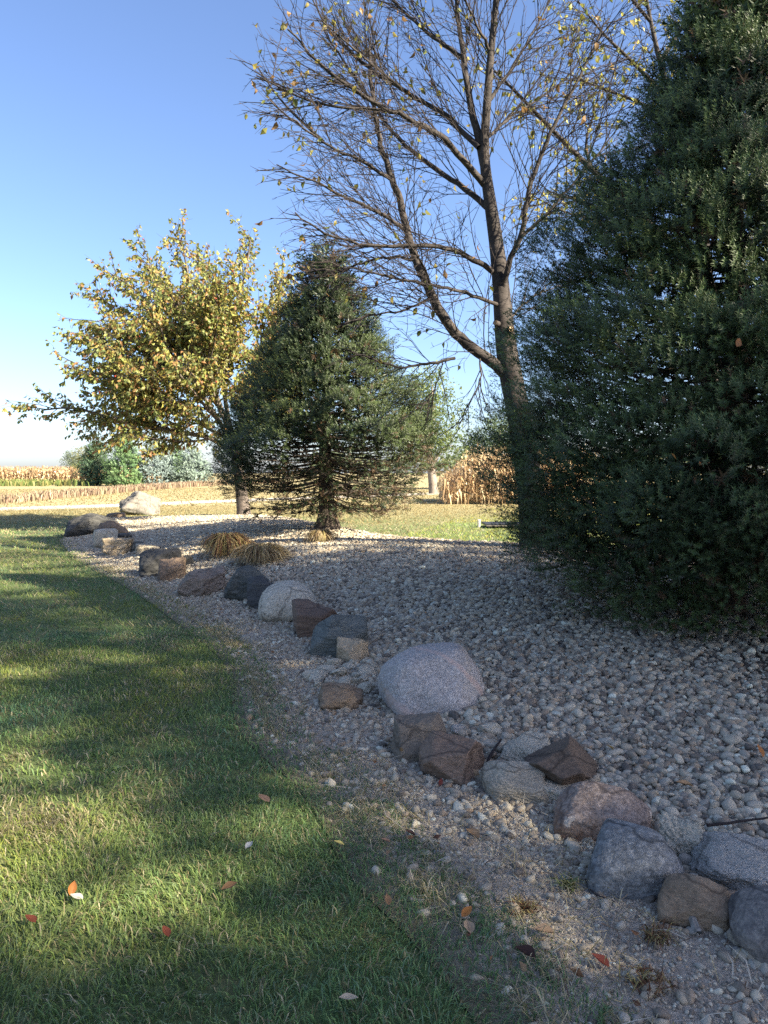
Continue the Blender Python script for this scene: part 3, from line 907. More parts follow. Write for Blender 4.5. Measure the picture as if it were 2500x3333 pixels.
GREENS = np.array([(0.15, 0.225, 0.066), (0.175, 0.245, 0.070), (0.125, 0.20, 0.07), (0.21, 0.255, 0.085), (0.165, 0.22, 0.105)])
DRYS = np.array([(0.30, 0.25, 0.13), (0.38, 0.32, 0.18), (0.24, 0.20, 0.10), (0.42, 0.37, 0.24)])
def lawn_band(buf, r0, r1, dens, h0, w0, simple, xlim=0.8):
    ang = math.atan(xlim)
    area = ang * (r1 ** 2 - r0 ** 2)
    n = int(area * dens)
    r = np.sqrt(rng.uniform(r0 ** 2, r1 ** 2, n))
    a = rng.uniform(-ang, ang, n)
    x, y = r * np.sin(a), r * np.cos(a)
    clump = vnoise(x * 9, y * 9, 21)
    inb = in_poly(x, y, BED_POLY)
    dE = dist_line(x, y, E_turf[::2])
    sd = np.where(inb, -dE, dE)
    edge = vnoise(x * 3.1, y * 3.1, 15) * 0.16 + vnoise(x * 11, y * 11, 17) * 0.12 + 0.03
    near_front = dE < 0.6
    ok = np.where(near_front, (sd + edge) > 0.05 * rng.random(n), ~inb)
    ok &= rng.random(n) < 0.55 + 0.6 * clump
    x, y, sd = x[ok], y[ok], sd[ok]
    nf = near_front[ok]
    n = len(x)
    pat = vnoise(x * 0.9, y * 0.9, 11) * 0.5 + vnoise(x * 2.8, y * 2.8, 12) * 0.3 + vnoise(x * 7, y * 7, 13) * 0.2
    # drier towards the far tip of the bed and along the bed's edge
    far_dry = np.clip((y - 9) / 9, 0, 1) * (x < 0.3 * y - 5)
    gold = np.clip((y + 10 * vnoise(x * 0.25, y * 0.25, 14) - 25) / 12, 0, 1)
    edge_dry = np.where(nf, np.clip(1 - (sd + 0.20) / 0.20, 0, 1), 0)
    pd = np.clip((pat - 0.56) * 2.2, 0, 0.6) + 0.12 + 0.4 * far_dry + 0.75 * edge_dry + 0.75 * gold
    dry = rng.random(n) < pd
    g = GREENS[rng.integers(0, len(GREENS), n)] * (0.75 + 0.5 * rng.random((n, 1))) * (0.8 + 0.45 * pat[:, None])
    bl = vnoise(x * 1.3 + 5, y * 1.3, 16)[:, None]
    g = g * (1 + (bl - 0.5) * np.array([[-0.5, 0.0, 0.7]]))
    d = DRYS[rng.integers(0, len(DRYS), n)] * (0.7 + 0.5 * rng.random((n, 1)))
    d = d * (1 - 0.15 * gold[:, None]) * np.where(gold[:, None] > 0.3, np.array([[1.0, 0.95, 0.8]]), 1.0)
    back = np.clip((y - 12) / 4, 0, 1)[:, None] * (1 - far_dry[:, None])
    g = g * (1 + back * np.array([[0.75, 0.42, 0.0]]))
    col = np.where(dry[:, None], d, g)
    h = h0 * (0.5 + 0.8 * rng.random(n)) * (0.7 + 0.4 * pat + 0.25 * vnoise(x * 5.5, y * 5.5, 52) ** 2) * np.where(edge_dry > 0.4, 0.75, 1)
    w = w0 * (0.7 + 0.6 * rng.random(n))
    lean = rng.uniform(0.3, 1.25, n) + 0.25 * dry
    p = np.stack([x, y, np.zeros(n)], -1)
    if nf.any():
        p[:, 2] = np.where(sd < 0, 0.006, 0)
    ldir = 12.6 * vnoise(x * 3.4, y * 3.4, 51) + rng.normal(0, 1.3, n)
    blades(buf, p, h, w, col, lean, simple=simple, lawn_dir=ldir)

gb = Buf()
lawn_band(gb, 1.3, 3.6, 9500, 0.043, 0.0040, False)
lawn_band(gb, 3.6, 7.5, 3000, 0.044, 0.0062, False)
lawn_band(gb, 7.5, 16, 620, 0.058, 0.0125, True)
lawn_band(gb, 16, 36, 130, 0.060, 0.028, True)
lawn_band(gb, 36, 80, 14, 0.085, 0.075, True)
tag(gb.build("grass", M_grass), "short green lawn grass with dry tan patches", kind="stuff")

# dry thatch at the lawn's ragged edge and straw litter on the dirt
db = Buf()
n = 26000
s, t = rng.random(n), 0.16 + rng.random(n) ** 2.2 * 0.75
p = bed_point(s, t)
q = vnoise(p[:, 0] * 3.2, p[:, 1] * 3.2, 31)
ok = (p[:, 1] > 1.2) & (p[:, 1] < 12) & (rng.random(n) < np.clip((q - 0.30) * 2.6, 0.05, 1) * np.where(t < 0.32, 1.0, 0.7))
p = p[ok]
n = len(p)
blades(db, p, rng.uniform(0.03, 0.085, n), rng.uniform(0.002, 0.0045, n), DRYS[rng.integers(0, 4, n)] * rng.uniform(0.7, 1.3, (n, 1)), rng.uniform(0.9, 2.4, n))
tag(db.build("dry_thatch", M_dry), "straw coloured dead grass between lawn and boulders", kind="stuff")

# ------------------------------------------------------------------ spruces
def shoot_templates(length, n_needles, nl, nw, count=6):
    out = []
    for _ in range(count):
        u = np.sort(rng.uniform(0.05, 1.0, n_needles))
        az = np.arange(n_needles) * 2.4 + rng.uniform(0, 6)
        base = np.stack([np.zeros(n_needles), np.zeros(n_needles), u * length], -1)
        rad = np.stack([np.cos(az), np.sin(az), np.zeros(n_needles)], -1)
        fwd = 0.25 + 0.8 * u ** 2
        d = norm(rad + np.array([0, 0, 1.0]) * fwd[:, None])
        side = norm(np.cross(d, rad + 1e-3 * rng.normal(size=rad.shape) + np.array([0, 0, .3])))
        L = nl * rng.uniform(0.75, 1.15, n_needles)[:, None]
        tip = base + d * L
        v = np.stack([base - side * nw / 2, base + side * nw / 2, tip], 1).reshape(-1, 3)
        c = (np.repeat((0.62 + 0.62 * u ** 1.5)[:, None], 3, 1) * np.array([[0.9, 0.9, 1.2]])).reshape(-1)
        out.append((v, c))
    return out

def place_shoots(buf, pos, dirs, size, cols, temps):
    n = len(pos)
    dirs = norm(dirs)
    ref = norm(rng.normal(size=(n, 3)))
    a = norm(np.cross(dirs, ref))
    b_ = np.cross(dirs, a)
    which = rng.integers(0, len(temps), n)
    for k, (tv, tcv) in enumerate(temps):
        m = which == k
        if not m.any():
            continue
        v = (tv[None, :, 0, None] * a[m][:, None] + tv[None, :, 1, None] * b_[m][:, None] + tv[None, :, 2, None] * dirs[m][:, None]) * size[m][:, None, None] + pos[m][:, None]
        cc = cols[m][:, None] * tcv[None, :, None]
        nv = len(tv)
        f = (np.arange(nv).reshape(-1, 3)[None] + (np.arange(m.sum()) * nv)[:, None, None]).reshape(-1, 3)
        buf.add(v.reshape(-1, 3), f, cc.reshape(-1, 3))

def spruce(name, base, H, prof, trunk_r, label, whorl=0.26, per=20, density=700, temps=None, cols=None, seed=0, bare=None, group=None, brown=None, bark=None, plume=(0.36, 0.21, 0.15), size=(0.75, 1.2), inner=0, max_shoots=60000):
    """conifer: trunk, branches, and a tuft-covered plume of needle shoots at the end of every branch"""
    r_ = np.random.default_rng(seed)
    root = empty(name, base, label, "spruce tree" if "spruce" in name else "pine tree", group)
    zs, rs = np.array([q[0] for q in prof]), np.array([q[1] for q in prof])
    tb = Buf()
    zz = np.linspace(0, H, 14)
    flare = 1 + 0.9 * np.exp(-zz / 0.14)
    tube(tb, np.stack([0.03 * np.sin(zz * 1.3 + seed), 0.03 * np.cos(zz * 1.7), zz - 0.05], -1), trunk_r * (1 - 0.97 * zz / H) * flare + 0.008, 10)
    tb.build("trunk", bark or M_bark_spruce, root, True)
    wood = Buf()
    pos, dirs, tone, brn = [], [], [], []
    up = np.array([0, 0, 1.0])
    view = np.array(base[:2]) / np.hypot(base[0], base[1])      # the far side needs fewer shoots
    zt = prof[0][0]
    while zt < H - 0.05:
        R0 = np.interp(zt, zs, rs)
        frac = (zt - prof[0][0]) / (H - prof[0][0])
        sc_ = min(1.0, 0.45 + 0.55 * R0 / (0.5 * rs.max()))
        nb = max(3, int(per * R0 / rs.max() + 1))
        a0 = r_.uniform(0, 6.28)
        for kb in range(nb):
            az = a0 + 2 * np.pi * kb / nb + r_.normal(0, 0.45 / max(nb, 3))
            zt_ = zt + r_.uniform(-0.5, 0.5) * whorl
            nzv = math.sin(az * 3 + zt_ * 2.1 + seed) * 0.5 + math.sin(az * 5 - zt_ * 3.7 + 2 * seed) * 0.5
            L = np.interp(zt_, zs, rs) * r_.uniform(0.84, 1.05) * (1 + 0.07 * nzv)
            L = max(L, 0.06)
            out = np.array([math.cos(az), math.sin(az), 0])
            sd = np.array([-out[1], out[0], 0])
            rise = (-0.10 + 0.65 * frac) * L
            zb = max(0.5, zt_ - rise) if zt_ < H - 0.3 else zt_ - 0.1
            u = np.linspace(0, 1, 7)
            path = out[None] * (L * 0.9 * u)[:, None] + up * (zb + (zt_ - zb) * u - 0.08 * L * np.sin(u * np.pi) * (1 - frac))[:, None]
            tube(wood, path, np.linspace(0.008 + 0.004 * L, 0.003, 7), 4)
            bare_f = bare(az, zt_) if bare else 0.0
            br = brown(az, zt_) if brown else 0.0
            if r_.random() < bare_f:
                # thin, half dead bough: bare side twigs, a few shoots towards the end
                for q in range(int(4 + 3 * L)):
                    uu = r_.uniform(0.25, 1.0)
                    bp = np.array([np.interp(uu, u, path[:, c]) for c in range(3)])
                    bd = norm(out * r_.uniform(0.5, 1.0) + sd * r_.choice([-1, 1]) * r_.uniform(0.2, 1.0) + up * r_.uniform(-0.45, 0.15))
                    ln = r_.uniform(0.15, 0.45)
                    tw = np.stack([bp, bp + bd * ln * 0.5, bp + bd * ln - up * 0.06 * ln])
                    tube(wood, tw, [0.007, 0.005, 0.003], 3)
                    ns = r_.integers(1, 7)
                    tt = r_.uniform(0.2, 1.0, ns)
                    pos.append(bp + bd * (ln * tt)[:, None]); dirs.append(bd + r_.normal(0, 0.5, (ns, 3)))
                    tone.append(r_.random(ns) * 0.5); brn.append(np.full(ns, max(br, 0.35)))
                continue
            # plume: an ellipsoid along the branch end, tufted all over
            pa, pb, pc = np.array(plume) * sc_ * r_.uniform(0.85, 1.2, 3)
            pa = min(pa, L * 0.8 + 0.05)
            ax = norm(out + up * (0.05 + 0.55 * frac + r_.normal(0, 0.12)))
            vz = norm(np.cross(ax, sd)) * -1
            if vz[2] < 0: vz = -vz
            ce = np.array([0, 0, 1.0]) * zt_ + out * max(L - pa * 0.75, 0.02)
            B = np.stack([ax * pa, sd * pb, vz * pc])
            away = np.dot(out[:2], view) > 0.35
            n = int(density * (0.42 if away else 1.0) * 4 * (pa * pb * pc) ** (2 / 3.0) * 3.1)
            d = norm(r_.normal(size=(n, 3)))
            kk = (d[:, 0] > -0.6) & (r_.random(n) < 0.62 + 0.45 * d[:, 2])
            d = d[kk]
            lump = 0.88 + 0.22 * snoise3(d * 3.1 + kb * 1.7 + zt, seed + 1) + r_.uniform(-0.12, 0.08, len(d))
            p = (d * lump[:, None]) @ B + ce
            nrm = norm((d / np.array([pa, pb, pc])) @ np.stack([ax, sd, vz]))
            pos.append(p)
            dirs.append(nrm * 0.50 + ax * 0.75 + up * 0.30 + r_.normal(0, 0.17, p.shape))
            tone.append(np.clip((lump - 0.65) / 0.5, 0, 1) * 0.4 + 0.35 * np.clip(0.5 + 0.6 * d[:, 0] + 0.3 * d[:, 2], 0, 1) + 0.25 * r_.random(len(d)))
            brn.append(np.full(len(d), br))
        zt += whorl * r_.uniform(0.8, 1.2) * (1.0 if frac < 0.55 else 0.72)
    sizes = [r_.uniform(size[0], size[1], sum(len(q) for q in pos))]
    if inner:                                   # older, darker growth inside the crown
        zi = prof[0][0] + 0.25 + (H - prof[0][0] - 0.6) * r_.random(inner) ** 1.35
        ai, fi = r_.uniform(0, 6.28, inner), r_.uniform(0.15, 0.74, inner)
        ri = np.interp(zi, zs, rs) * fi
        keep = np.array([not bare or r_.random() > 1.1 * bare(a_, z_) for a_, z_ in zip(ai, zi)])
        zi, ai, ri = zi[keep], ai[keep], ri[keep]
        pos.append(np.stack([ri * np.cos(ai), ri * np.sin(ai), zi], -1))
        dirs.append(np.stack([np.cos(ai), np.sin(ai), r_.normal(0.1, 0.35, len(ai))], -1))
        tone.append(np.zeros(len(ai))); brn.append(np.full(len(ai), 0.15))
        sizes.append(r_.uniform(2.0, 3.0, len(ai)))
    sizes = np.concatenate(sizes)
    pos, dirs, tone, brn = (np.concatenate(q) for q in (pos, dirs, tone, brn))
    n_all = len(pos)
    if len(pos) > max_shoots:
        k = r_.choice(len(pos), max_shoots, replace=False)
        pos, dirs, tone, brn, sizes = pos[k], dirs[k], tone[k], brn[k], sizes[k]
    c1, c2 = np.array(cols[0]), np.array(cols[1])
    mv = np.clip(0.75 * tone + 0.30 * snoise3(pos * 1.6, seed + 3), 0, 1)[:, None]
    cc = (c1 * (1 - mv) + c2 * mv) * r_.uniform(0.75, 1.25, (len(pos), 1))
    isb = (r_.random(len(pos)) < brn)[:, None]
    cc = np.where(isb, np.array([(0.085, 0.052, 0.028)]) * r_.uniform(0.6, 1.3, (len(pos), 1)), cc)
    nb_ = Buf()
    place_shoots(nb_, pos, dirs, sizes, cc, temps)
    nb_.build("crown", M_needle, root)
    wb = wood.build("branches", bark or M_bark_spruce, root)
    wb["kind"] = "stuff"
    print(name, "shoots", n_all, len(pos), "tris", sum(len(q) for q in nb_.f), sum(len(q) for q in wood.f))
    return root

T_big = shoot_templates(0.100, 18, 0.028, 0.0074)
T_mid = shoot_templates(0.140, 14, 0.042, 0.0125)
T_far = shoot_templates(0.42, 8, 0.20, 0.085)

bx, by = 2.97, 6.35
spruce("spruce_tree", (bx, by, ground_z(bx, by)), 6.3, [(0.18, 1.25), (0.36, 1.70), (0.6, 1.96), (1.0, 2.10), (1.6, 2.10), (2.4, 1.86), (3.0, 1.62), (3.4, 1.44), (4.1, 0.92), (5.2, 0.38), (6.3, 0.03)], 0.13,
       "large dark green spruce filling the right side, boughs over the gravel", whorl=0.30, per=27, density=640, inner=7500, plume=(0.42, 0.25, 0.19), temps=T_big, cols=((0.020, 0.037, 0.015), (0.086, 0.128, 0.038)), seed=5,
       brown=lambda az, z: 0.10 if z < 0.7 else 0.02, max_shoots=68000)

sx0, sy0 = P(1065, 1725, 13.6)[0], 13.6
def s_bare(az, z):
    right = math.cos(az)
    front = -math.sin(az)
    if z < 1.5 and abs(right) < 0.74:
        return 0.98
    if z < 0.75:
        return 0.75
    return (0.55 if right > 0.0 else 0.2) if z < 1.2 else (0.4 if right > 0.2 and z < 1.8 else 0.03)
def s_brown(az, z):
    return 0.40 if (z < 1.5 and math.cos(az) > 0.0) else (0.15 if z < 1.2 else 0.02)
spruce("spruce_tree", (sx0, sy0, ground_z(sx0, sy0)), 5.3, [(0.45, 1.5), (0.75, 1.80), (1.0, 1.98), (1.4, 2.08), (1.9, 1.90), (2.46, 1.58), (3.03, 1.24), (3.6, 0.93), (4.16, 0.62), (4.73, 0.36), (5.05, 0.2), (5.3, 0.04)], 0.15,
       "medium conical spruce on the mound with bare lower boughs", whorl=0.26, per=25, density=320, inner=1500, temps=T_mid, cols=((0.020, 0.035, 0.014), (0.074, 0.100, 0.028)), seed=9,
       bare=s_bare, brown=s_brown, plume=(0.40, 0.24, 0.17), max_shoots=36000)

# far conifers beyond the meadow
def far_conifer(px, py_top, px_half, y, label, cols, seed, name="spruce_tree"):
    b0 = P(px, 1600, y)
    topz = P(px, py_top, y)[2]
    w = px_half * y / F_PX
    H = topz
    spruce(name, (b0[0], y, 0), H, [(0.3, w * 0.9), (H * 0.2, w), (H * 0.45, w * 0.78), (H * 0.7, w * 0.45), (H, 0.1)], 0.16, label, whorl=0.75, per=13, density=14, temps=T_far, cols=cols,
           seed=seed, group="conifers beyond the meadow", plume=(0.95, 0.6, 0.42), size=(0.8, 1.4), max_shoots=4000)
far_conifer(318, 1422, 58, 92, "dark green far pine between the small tree and blue spruce", ((0.036, 0.075, 0.045), (0.075, 0.123, 0.054)), 41, "pine_tree")
far_conifer(405, 1408, 62, 88, "bright green far pine, second from the left in its row", ((0.060, 0.120, 0.051), (0.150, 0.225, 0.083)), 42, "pine_tree")
far_conifer(505, 1412, 66, 90, "silvery blue spruce in the middle of the far row", ((0.128, 0.173, 0.165), (0.247, 0.307, 0.285)), 43)
far_conifer(625, 1450, 62, 90, "pale blue green spruce at the right end of the far row", ((0.112, 0.158, 0.135), (0.232, 0.292, 0.232)), 44)
far_conifer(575, 1440, 40, 100, "mid green pine behind and between the two blue spruces", ((0.060, 0.112, 0.048), (0.128, 0.195, 0.075)), 45, "pine_tree")

# ------------------------------------------------------------------ broadleaf trees
def leaf_quads(buf, pos, dirs, size, cols, fold=0.25):
    """pointed leaves: four triangles each, bent along the midrib"""
    n = len(pos)
    d = norm(dirs)
    s = norm(np.cross(d, norm(rng.normal(size=(n, 3)))))
    nn = np.cross(s, d)
    L, W = size[:, None], size[:, None] * 0.27
    mid = pos + d * L * 0.5 + nn * L * 0.06
    tip = pos + d * L - nn * L * 0.10
    v = np.stack([pos, mid - s * W + nn * W * fold, mid, mid + s * W + nn * W * fold, tip], 1).reshape(-1, 3)
    k = np.arange(n)[:, None] * 5
    f = np.concatenate([k + np.array([[0, 1, 2]]), k + np.array([[0, 2, 3]]), k + np.array([[1, 4, 2]]), k + np.array([[2, 4, 3]])])
    buf.add(v, f, np.repeat(cols, 5, 0))

class Tree:
    def __init__(s, seed):
        s.r = np.random.default_rng(seed)
        s.twigs = Buf()
        s.limit = None
        s.tips = []            # (point, direction)
    def walk(s, p, d, L, n, wig, up):
        pts = [np.array(p, float)]
        d = norm(np.array(d, float))
        for _ in range(n):
            d = norm(d + s.r.normal(0, wig, 3) + np.array([0, 0, up]))
            pts.append(pts[-1] + d * L / n)
        return np.array(pts)
    def grow(s, path, r0, lvl, spec, centre):
        """side shoots along a path; spec per level: (spacing, length range, angle range, wiggle, up, tube radius, sides)"""
        if lvl >= len(spec):
            return
        sp, (l0, l1), (a0, a1), wig, up, tr, sides, start = spec[lvl]
        d = np.concatenate([[0], np.cumsum(np.linalg.norm(np.diff(path, axis=0), axis=1))])
        total = d[-1]
        x = total * start + sp * s.r.random()
        while x < total:
            p = np.array([np.interp(x, d, path[:, c]) for c in range(3)])
            e = min(total, x + 0.02)
            pe = np.array([np.interp(e, d, path[:, c]) for c in range(3)])
            ps = np.array([np.interp(max(0, x - 0.05), d, path[:, c]) for c in range(3)])
            tdir = norm(pe - ps)
            perp = norm(np.cross(tdir, s.r.normal(size=3)))
            outw = p - centre
            outw[2] *= 0.3
            perp = norm(perp + 0.5 * norm(outw))
            ang = s.r.uniform(a0, a1)
            dd = norm(tdir * math.cos(ang) + perp * math.sin(ang))
            L = s.r.uniform(l0, l1) * (1.0 - 0.30 * x / total)
            if s.limit is not None:
                L *= s.limit(p + dd * L)
            n = max(2, int(L / 0.16))
            q = s.walk(p, dd, L, n, wig, up)
            tube(s.twigs, q, np.linspace(tr, tr * 0.35, len(q)), sides)
            s.tips.append((lvl, q))
            s.grow(q, tr, lvl + 1, spec, centre)
            x += sp * s.r.uniform(0.6, 1.4)

def limb_path(pix, depths):
    p = np.array([P(px, py, yy) for (px, py), yy in zip(pix, depths)])
    return smooth_line(p, max(8, 4 * len(pix)), 2)

# --- the nearly leafless cherry tree
CY_ = 10.4
tx, tyb = P(1742, 1800, CY_)[0], CY_
tz = ground_z(tx, tyb)
cherry = empty("cherry_tree", (tx, tyb, tz), "tall nearly leafless tree with dark bark behind the large spruce", "tree")
T = Tree(21)
org = np.array([tx, tyb, tz])
def put(buf, name, mat, parent, smooth=True):
    return buf.build(name, mat, parent, smooth, org)
trunk_pix = [(1748, 1815), (1738, 1700), (1718, 1520), (1688, 1340), (1655, 1190), (1642, 1080), (1624, 850), (1598, 675), (1573, 510), (1585, 340), (1598, 170), (1615, 0), (1640, -260)]
tr_path = limb_path(trunk_pix, [CY_] * 13)
tr_path[0, 2] = tz - 0.1
tb = Buf()
hgt = tr_path[:, 2] - tz
rad = 0.90 * np.interp(hgt, [-0.1, 0.05, 0.4, 1.2, 2.4, 3.0, 3.4, 4.4, 5.6, 7.5, 9], [0.30, 0.265, 0.22, 0.195, 0.175, 0.155, 0.138, 0.105, 0.07, 0.045, 0.02])
tube(tb, tr_path, rad, 14)
put(tb, "trunk", M_bark_cherry, cherry)
limbs = [
    ([(1668, 1240), (1612, 1185), (1560, 1150), (1475, 1085), (1408, 970), (1357, 852), (1323, 751), (1303, 650), (1270, 560), (1239, 473), (1213, 320), (1200, 160)], [0, -.05, -.1, -.15, -.2, -.25, -.3, -.35, -.4, -.4, -.4, -.4], 0.105),
    ([(1598, 675), (1572, 506), (1534, 354), (1505, 169), (1488, 0), (1470, -180)], [0, .05, .1, .15, .2, .2], 0.085),
    ([(1628, 987), (1652, 861), (1699, 768), (1724, 608), (1770, 481), (1821, 380), (1897, 228), (1980, 60)], [0, -.2, -.4, -.5, -.55, -.6, -.6, -.6], 0.055),
    ([(1699, 768), (1755, 725), (1855, 608), (1948, 498), (2010, 420)], [-.4, -.45, -.5, -.5, -.5], 0.032),
    ([(1620, 890), (1509, 823), (1391, 793), (1273, 806), (1138, 793), (1036, 752), (960, 690)], [0, -.3, -.55, -.7, -.85, -.95, -1.0], 0.050),
    ([(1600, 690), (1517, 616), (1424, 549), (1306, 473), (1205, 329), (1110, 190), (1050, 90)], [0, .3, .55, .75, .9, 1.0, 1.1], 0.055),
    ([(1575, 600), (1500, 506), (1408, 422), (1273, 363), (1138, 287), (1010, 180), (940, 90)], [0, -.3, -.6, -.8, -1.0, -1.1, -1.2], 0.058),
    ([(1560, 480), (1441, 363), (1298, 287), (1163, 194), (1060, 90), (1000, -40)], [0, .4, .7, 1.0, 1.2, 1.3], 0.050),
    ([(1508, 190), (1425, 135), (1323, 51), (1230, -60)], [.15, .3, .4, .5], 0.042),
    ([(1632, 1000), (1526, 954), (1420, 930), (1290, 905), (1160, 880), (1060, 850)], [0, -.5, -.9, -1.2, -1.5, -1.7], 0.034),
    ([(1478, 1170), (1440, 1175), (1380, 1186), (1310, 1200), (1220, 1170), (1130, 1140)], [-.12, -.3, -.5, -.8, -1.1, -1.3], 0.030),
    ([(1357, 852), (1300, 830), (1200, 845), (1080, 900), (980, 905)], [-.25, -.1, .1, .3, .4], 0.030),
    ([(1323, 751), (1240, 690), (1120, 640), (1000, 580), (900, 540)], [-.3, -.5, -.7, -.9, -1.0], 0.034),
    ([(1281, 591), (1180, 520), (1080, 480), (960, 400), (880, 330)], [-.36, -.6, -.8, -1.0, -1.1], 0.030),
    ([(1585, 338), (1650, 250), (1720, 130), (1790, 0)], [0, .2, .4, .5], 0.036),
    ([(1597, 169), (1540, 60), (1490, -60)], [0, -.3, -.5], 0.03),
    ([(1585, 450), (1660, 380), (1740, 330), (1840, 260)], [0, .4, .8, 1.1], 0.030),
    ([(1640, 1060), (1690, 1000), (1760, 950), (1830, 930)], [0, .4, .7, 1.0], 0.026),
    ([(1408, 970), (1330, 1010), (1230, 1020), (1120, 1050)], [-.2, -.5, -.8, -1.1], 0.024),
    ([(1560, 1150), (1570, 1240), (1520, 1320), (1490, 1400)], [-.1, -.2, -.3, -.35], 0.016),
    ([(1440, 1175), (1420, 1260), (1370, 1330)], [-.3, -.4, -.5], 0.012),
]
rc = np.random.default_rng(55)
parents = [limb_path(pix, [CY_ + q for q in dz]) for pix, dz, r0 in limbs]
extra_limbs = []
for _ in range(11):
    pp_ = parents[rc.choice([0, 4, 5, 6, 7, 9, 11, 12, 13])]
    st_ = pp_[rc.integers(len(pp_) // 3, 2 * len(pp_) // 3)]
    dr_ = norm(rc.normal(size=3) * np.array([1, 1, 0.8]) + np.array([-1.1, 0, -0.25]))
    en_ = P(1560, 430, CY_) + dr_ * np.array([3.1, 2.5, 3.6])
    if np.linalg.norm(en_ - st_) > 2.9:
        en_ = st_ + norm(en_ - st_) * 2.9
    if en_[0] > st_[0] - 0.3:
        continue
    md_ = (st_ + en_) / 2 + np.array([0, 0, -0.12]) + rc.normal(0, 0.08, 3)
    extra_limbs.append(smooth_line(np.stack([st_, md_, en_]), 14, 3))
spec = [(0.11, (0.8, 2.3), (0.45, 1.0), 0.07, 0.012, 0.0078, 4, 0.08), (0.145, (0.25, 0.85), (0.45, 0.95), 0.10, 0.010, 0.0046, 3, 0.06), (0.22, (0.06, 0.25), (0.5, 1.1), 0.15, 0.01, 0.0042, 3, 0.2)]
centre = P(1600, 700, CY_)
def crown_limit(q):
    # shorter growth outside the crown's rounded outline
    d = (q - P(1600, 420, CY_)) / np.array([3.5, 2.8, 4.5])
    e = math.sqrt(d @ d)
    return 1.0 if e < 0.95 else 0.35
T.limit = crown_limit
for pix, dz, r0 in limbs:
    path = limb_path(pix, [CY_ + q for q in dz])
    lb = Buf()
    path = path + T.r.normal(0, 0.008, path.shape)
    tube(lb, path, 0.82 * np.linspace(r0, max(0.009, r0 * 0.22), len(path)), 9 if r0 > 0.04 else 6)
    put(lb, "limb", M_bark_cherry, cherry)
    T.grow(path, r0, 0, spec, centre)
T.grow(tr_path[int(len(tr_path) * 0.72):], 0.05, 0, spec, centre)
for path in extra_limbs:
    lb = Buf()
    tube(lb, path, np.linspace(0.022, 0.007, len(path)), 6)
    put(lb, "limb", M_bark_cherry, cherry)
    T.grow(path, 0.02, 0, [(0.17,) + spec[0][1:]] + spec[1:], centre)
tw = put(T.twigs, "twigs", M_twig, cherry, False)
tw["kind"] = "stuff"
print("cherry twigs", len(T.tips), sum(len(q) for q in T.twigs.f))

# pruned stubs, each with a pale sawn face
m_cut, nt, b = nmat("sawn wood")
v_ = obj_vec(nt)
nt.links.new(ramp(nt, noise(nt, 30, 4, 0.6, v_), [(0.3, (0.24, 0.15, 0.08)), (0.7, (0.46, 0.33, 0.20))]), b.inputs["Base Color"])
for (px, py, rr, dx) in ((1664, 1072, 0.048, 0.10), (1612, 1050, 0.036, -0.13)):
    q = P(px, py, CY_ - 0.16)
    d = norm(np.array([dx, -0.16, 0.02]))
    sb = Buf()
    tube(sb, np.stack([q - d * 0.10, q - d * 0.04, q]), [rr * 1.15, rr, rr], 12)
    st = put(sb, "pruned_stub", M_bark_cherry, cherry)
    cb = Buf()
    tube(cb, np.stack([q - d * 0.003, q + d * 0.003]), [rr * 0.9, rr * 0.88], 12, cap=True)
    put(cb, "sawn_face", m_cut, st, False)

# leaves that still hang on
leaf_cols = [(0.20, 0.19, 0.045), (0.15, 0.17, 0.05), (0.28, 0.23, 0.06), (0.24, 0.14, 0.055)]
LV = []
for q, c in enumerate(leaf_cols):
    b5 = Buf()
    rr = np.random.default_rng(60 + q)
    L, W = 1.0, 0.24
    u = np.array([0, 0.28, 0.62, 1.0])
    wv = np.array([0.02, 0.26, 0.22, 0.0])
    zc = np.array([0, 0.05, 0.03, -0.16]) * (0.6 + q * 0.5)
    v = np.concatenate([np.stack([-wv, u, zc + wv * 0.35], -1), np.stack([0 * wv, u, zc], -1), np.stack([wv, u, zc + wv * 0.35], -1)])
    f = []
    for k in range(3):
        f += [(k, k + 1, 4 + k), (k + 1, 5 + k, 4 + k), (4 + k, 5 + k, 8 + k), (5 + k, 9 + k, 8 + k)]
    me = mesh_from("leaf", v, f, None, True)
    me.materials.append(plain_leaf("hanging leaf", c, 0.45))
    LV.append(me)
cand = []
for lvl, q in T.tips:
    if lvl >= 1:
        cand.append((q[-1], norm(q[-1] - q[-2])))
        if len(q) > 3:
            cand.append((q[len(q) // 2], norm(q[-1] - q[-2])))
cp = np.array([c[0] for c in cand])
px_, py_, _ = project(cp)
vis = np.where((px_ > 780) & (px_ < 2100) & (py_ > -60) & (py_ < 1350))[0]
wgt = np.where((px_[vis] < 1000) | (py_[vis] < 330), 2.5, 1.0)
pick = T.r.choice(vis, min(620, len(vis)), replace=False, p=wgt / wgt.sum())
extra_leaf = Buf()
for n_, i in enumerate(pick):
    p, d = cand[i]
    dd = norm(d * 0.35 + np.array([0, 0, -0.75]) + T.r.normal(0, 0.4, 3))
    L = T.r.uniform(0.075, 0.125)
    if n_ < 300:
        o = bpy.data.objects.new("leaf", LV[T.r.integers(0, 4)])
        COL.objects.link(o)
        o.parent = cherry
        o.location = p - org
        o.rotation_euler = Vector(dd).to_track_quat('Y', 'Z').to_euler()
        o.rotation_euler.rotate_axis('Y', T.r.uniform(0, 6.28))
        o.scale = (L * T.r.uniform(0.8, 1.3), L, L)
    else:
        leaf_quads(extra_leaf, p[None] - org, dd[None], np.array([L]), np.array([leaf_cols[T.r.integers(0, 4)]]))
ex = extra_leaf.build("leaves", M_leaf, cherry)
ex["kind"] = "stuff"

